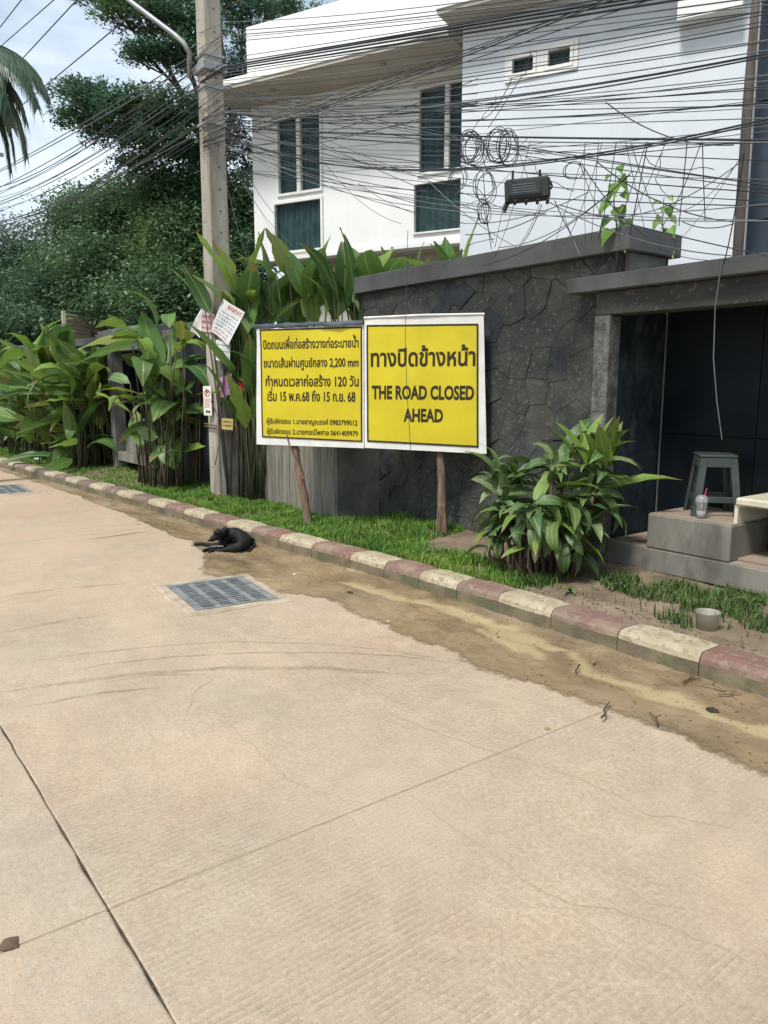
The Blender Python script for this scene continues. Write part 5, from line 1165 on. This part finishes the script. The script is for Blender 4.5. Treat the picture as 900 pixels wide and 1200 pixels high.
# ------------------------------------------------------------------ stool, cups, table, litter
t = empty('plastic_stool', (-3.03, 5.30, .605), 'dark grey plastic stool standing on the raised concrete block', 'stool', rz=R(42))
z1 = .445; tw, bw = .125, .17
MB().box(-tw-.005, tw+.005, -tw-.005, tw+.005, z1-.022, z1, bev=.008).build('seat', M_stool, t, local=True)
for sx_ in (-1, 1):
    for sy_ in (-1, 1):
        mb = MB(); vs = []
        for z, hw, th in ((0, bw, .055), (.05, bw-.006, .05), (z1-.024, tw, .05)):
            x, y = sx_*hw, sy_*hw; vs += [(x, y, z), (x-sx_*th, y, z), (x-sx_*th, y-sy_*.012, z), (x-sx_*.012, y-sy_*.012, z), (x-sx_*.012, y-sy_*th, z), (x, y-sy_*th, z)]
        mb.add(vs, [(k*6+i, k*6+(i+1) % 6, (k+1)*6+(i+1) % 6, (k+1)*6+i) for k in (0, 1) for i in range(6)]+[(0, 1, 2, 3, 4, 5), (12, 13, 14, 15, 16, 17)])
        recalc(mb.build('leg', M_stool, t, local=True))
for k in range(4):
    mb = MB(); mb.box(-.125, .125, -.150, -.140, .10, .145, bev=.003); o = mb.build('rung', M_stool, t, local=True); o.rotation_euler.z = k*math.pi/2
    mb = MB(); mb.box(-.088, .088, -.131, -.121, z1-.09, z1-.024, bev=.003); o = mb.build('apron', M_stool, t, local=True); o.rotation_euler.z = k*math.pi/2
def lathe(prof, n=16):
    mb = MB(); vs = [(r_*math.cos(2*math.pi*i/n), r_*math.sin(2*math.pi*i/n), z) for r_, z in prof for i in range(n)]
    mb.add(vs, [(k*n+i, k*n+(i+1) % n, (k+1)*n+(i+1) % n, (k+1)*n+i) for k in range(len(prof)-1) for i in range(n)]); return mb
t = empty('iced_drink_cup', (-2.965, 5.05, .606), 'clear plastic drink cup with domed lid and pink straw on the block', 'cup')
lathe([(.001, .001), (.028, .002), (.040, .12), (.042, .122)]).build('cup_body', M_clear, t, local=True, smooth=True)
lathe([(.044, .118), (.045, .128), (.040, .15), (.022, .165), (.008, .167)]).build('lid', M_clear, t, local=True, smooth=True)
mb = lathe([(.001, .004), (.026, .005), (.031, .05), (.001, .052)]); mb.build('melted_ice', M_paper, t, local=True, smooth=True)
mb = MB(); mb.tube([(0, 0, .02), (.012, .012, .16), (.02, .02, .215)], .0045, 6); mb.build('straw', M_straw, t, local=True)
t = empty('side_table', (-2.35, 5.27, .346), 'yellowed white side table with rounded corner on the bench at right', 'table')
n = 8; out = [(-.37, 0), (-.37, .36)]+[(-.30-.07*math.cos(a), .36+.07*math.sin(a)) for a in [math.pi/2*i/n for i in range(1, n+1)]]
inn = [(-.345, 0), (-.345, .355)]+[(-.30-.045*math.cos(a), .355+.03*math.sin(a)) for a in [math.pi/2*i/n for i in range(1, n+1)]]
full = out+[(-x, z) for x, z in reversed(out)]; fin = inn+[(-x, z) for x, z in reversed(inn)]
mb = MB(); k = len(full); vs = [(x, y, z) for y in (-.22, .22) for x, z in full]+[(x, y, z) for y in (-.22, .22) for x, z in fin]
fs = []
for i in range(k-1): fs += [(i, i+1, k+i+1, k+i), (2*k+i, 3*k+i, 3*k+i+1, 2*k+i+1), (i, 2*k+i, 2*k+i+1, i+1), (k+i, k+i+1, 3*k+i+1, 3*k+i)]
fs += [(0, k, 3*k, 2*k), (k-1, 3*k-1, 4*k-1, 2*k-1)]; mb.add(vs, fs); recalc(mb.build('bent_frame', M_tab, t, local=True))
MB().box(-.36, .36, -.24, .24, .385, .44, bev=.012).build('table_top', M_tab, t, local=True)
MB().box(-.34, .34, .19, .205, .02, .34).build('back_panel', M_darkwall, t, local=True)
MB().box(-.342, .342, -.2, .18, .004, .018).build('lower_shelf', M_benchtop, t, local=True)
t = empty('plastic_tub', (-2.36, 4.17, vz(-2.36, 4.17)-.005), 'cloudy clear plastic tub with earth in the bottom on the verge', 'tub')
lathe([(.001, 0), (.062, .001), (.070, .11), (.074, .113), (.070, .108), (.058, .006)], 20).build('tub_wall', M_tub, t, local=True, smooth=True)
lathe([(.001, .034), (.062, .03), (.060, .003)], 16).build('earth', M_dirt, t, local=True, smooth=True)
r = random.Random(31)
for k, (px, py, ln_, az, lb) in enumerate([(800, 802, .14, 2.2, 'short brown twig nearest the kerb in the gutter mud'), (842, 815, .12, 1.2, 'pale bent twig standing up from the gutter mud'), (705, 843, .2, 2.3, 'dark stick lying along the muddy edge of the road'), (770, 850, .12, 2.5, 'thin dark stick on the mud below the silt runnel'), (675, 790, .12, 2.0, 'small heap of dark twigs in the puddled gutter'), (800, 745, .3, 2.0, 'long dry stick lying behind the kerb'), (850, 812, .16, 2.6, 'dark forked twig beside the pale bent twig')]):
    x, y = gp(px, py, .02); z = .03 if py > 750 else .15; a = az; p = Vector((x, y, z)); mb = MB(); pts = [p]
    for i in range(4): a += r.uniform(-.5, .5); p = p+Vector((math.cos(a), math.sin(a), r.uniform(-.06, .08)))*ln_/4; pts.append(p)
    mb.tube(pts, [.006, .006, .005, .004, .003], 5); mb.tube([pts[2], pts[2]+Vector((.03, -.03, .03)), pts[2]+Vector((.05, -.04, .04))], .003, 4)
    tag(mb.build('twig', M_twig if 'pale' not in lb else M_batten), lb, 'twig')
for k, (px, py, m, lb) in enumerate([(622, 1, None, ''), (641, 852, M_shrub[4], 'small yellow leaf on the concrete near the transverse joint'), (835, 833, M_ink, 'round black hole cover lying in the gutter mud'), (10, 1104, M_redink, 'reddish brown crushed scrap at the lower left'), (345, 672, M_paper, 'tiny white litter scrap in the gutter'), (455, 727, M_paper, 'small white pebble like litter on the mud')]):
    if m is None: continue
    x, y = gp(px, py, .01); s = .035 if 'hole' in lb or 'scrap at' in lb else .014; mb = MB(); n = 9
    if m is M_redink: m = M_twig
    vs = [(x+s*math.cos(i*2*math.pi/n)*r.uniform(.7, 1.2), y+s*.8*math.sin(i*2*math.pi/n)*r.uniform(.7, 1.2), .012 if py < 1000 and py > 800 and px > 700 else .004) for i in range(n)]+[(x, y, .03 if px > 700 else .012)]
    mb.add(vs, [(i, (i+1) % n, n) for i in range(n)]); tag(mb.build('litter_scrap', m), lb, 'litter')
LL = leaf_mesh('fallen_leaf', .4, .5, .3, mat('dead_leaf', (.25, .17, .08), (.16, .10, .05), scale=8, rough=.8), seed=90)
LM = leaf_mesh('fallen_leaf', .4, .9, .3, M_shrub[4], seed=91)
r = random.Random(44)
for k in range(34):
    x = r.uniform(-9.5, -1.6); y = wk(x)+r.uniform(.3, 1.2) if k % 4 else wk(x)-r.uniform(.03, .5)
    o = bpy.data.objects.new('fallen_leaf', LM if k % 6 == 0 else LL); C.objects.link(o); o.location = (x, y, (vz(x, y)+.012) if k % 4 else .035); o.rotation_euler = (r.uniform(-.4, .4), r.uniform(-.2, .2), r.uniform(0, 6.28)); q = r.uniform(.04, .09); o.scale = (q, q, q)
    tag(o, 'small dry fallen leaf lying near the kerb', 'leaf', 'dry leaves fallen along the kerb')
for k in range(9):
    x = r.uniform(-4.0, -1.6) if k % 3 else r.uniform(-7, -5); y = wk(x)+r.uniform(.45, 1.1); z = vz(x, y); t = empty('weed', (x, y, z), 'little broad leafed weed sprouting from the verge soil', 'plant', 'small weeds in the verge')
    for i in range(7): put_leaf(SH[i % 6], t, Vector((x, y, z+.005)), r.uniform(0, 6.28), r.uniform(.3, 1.1), 0, r.uniform(.06, .13), 1)
# white scraps in the far verge
for px, py, lb in ((43, 538, 'small crumpled white bag on the grass at the left'), (440, 607, 'flattened pale litter in the grass below the sign')):
    x, y = gp(px, py, .14); mb = MB(); 
    vs = []; 
    for i in range(5):
        for k in range(4): vs.append((x+(i-2)*.04+r.uniform(-.01, .01), y+(k-1.5)*.04, .13+r.uniform(.0, .10 if px < 100 else .03)*(1 if 0 < i < 4 else .3)))
    mb.add(vs, [(i*4+k, (i+1)*4+k, (i+1)*4+k+1, i*4+k+1) for i in range(4) for k in range(3)]); tag(mb.build('plastic_bag', M_paper), lb, 'litter')

# ------------------------------------------------------------------ the sleeping dog
def skin(name, verts, edges, radii, m, parent, sub=2):
    me = bpy.data.meshes.new(name); me.from_pydata(verts, edges, []); o = bpy.data.objects.new(name, me); C.objects.link(o)
    md = o.modifiers.new('s', 'SKIN'); md.use_smooth_shade = True; me.skin_vertices[0]
    for i, rr in enumerate(radii): me.skin_vertices[0].data[i].radius = rr if isinstance(rr, tuple) else (rr, rr)
    me.skin_vertices[0].data[0].use_root = True; ms = o.modifiers.new('b', 'SUBSURF'); ms.levels = sub; ms.render_levels = sub
    dg = bpy.context.evaluated_depsgraph_get(); dg.update(); nm = bpy.data.meshes.new_from_object(o.evaluated_get(dg)); bpy.data.objects.remove(o)
    off = worldloc(parent); 
    for v in nm.vertices: v.co -= off
    nm.materials.clear(); nm.materials.append(m); nm.polygons.foreach_set('use_smooth', [True]*len(nm.polygons)); nm.name = name
    oo = bpy.data.objects.new(name, nm); C.objects.link(oo); oo.parent = parent; return oo
dg_ = empty('dog', (-6.66, 3.1, 0), 'black dog asleep on its side against the kerb, legs stretched to the left', 'dog')
def D(px, py, z):
    x, y = gp(px, py, z); return Vector((x, y, z))
pel = D(290, 632, .085); V_ = [pel, D(280, 628, .10), D(270, 627, .105), D(263, 628, .10)]      # spine, hips to shoulders
RD = [.075, .088, .090, .080]; E_ = [(0, 1), (1, 2), (2, 3)]
def chain(start, pts, rs):
    prev = start
    for p, q in zip(pts, rs): V_.append(p); RD.append(q); E_.append((prev, len(V_)-1)); prev = len(V_)-1
    return prev
nk = chain(3, [D(260, 626, .135), D(256, 627, .15)], [.052, .050])                     # neck, skull
chain(nk, [D(250, 631, .12), D(245, 634, .095)], [.032, .021])                         # muzzle
chain(3, [D(262, 638, .04), D(247, 639, .03), D(236, 637, .025), D(227, 638, .018)], [.036, .022, .017, .018])  # foreleg
chain(3, [D(260, 640, .035), D(252, 643, .02), D(243, 644, .02), D(237, 646, .016)], [.036, .022, .016, .018])
chain(0, [D(282, 641, .06), D(270, 643, .04), D(262, 645, .025), D(252, 645, .018), D(244, 647, .016)], [.055, .036, .020, .015, .017])   # hind leg
chain(0, [D(296, 634, .07), D(298, 640, .03), D(292, 646, .015), D(282, 648, .012)], [.03, .016, .012, .008])      # tail
skin('body', V_, E_, RD, M_dog, dg_)
for (a, b, c_) in ((D(259, 623, .18), D(262, 619, .20), D(264, 616.5, .21)), (D(253, 624, .185), D(254, 621, .20), D(257, 618.5, .21))):
    mb = MB(); mb.add([a+Vector((-.02, -.02, 0)), a+Vector((.02, .025, 0)), b+Vector((.018, .02, 0)), b+Vector((-.012, -.012, 0)), c_], [(0, 1, 2, 3), (3, 2, 4)]); mb.add([a+Vector((-.02, -.02, -.012)), a+Vector((.02, .025, -.012)), b+Vector((.018, .02, -.01)), b+Vector((-.012, -.012, -.01)), c_-Vector((0, 0, .004))], [(3, 2, 1, 0), (4, 2, 3)]); mb.build('ear', M_dog, dg_, smooth=True)
mb = lathe([(.001, -.011), (.010, -.006), (.011, .002), (.006, .009), (.001, .01)], 8); o = mb.build('nose', M_ink, dg_, local=True, smooth=True); o.location = D(244.3, 633.8, .097)-Vector(dg_.location)
a, b = D(262, 640.5, .058), D(245, 641, .038)
mb = MB(); mb.tube([a, a.lerp(b, .4)+Vector((0, 0, .006)), b], [.006, .010, .007], 6); mb.build('shin_highlight', M_dog2, dg_, smooth=True)  # highlight on the foreleg, laid on as a pale strip

bpy.context.view_layer.update()
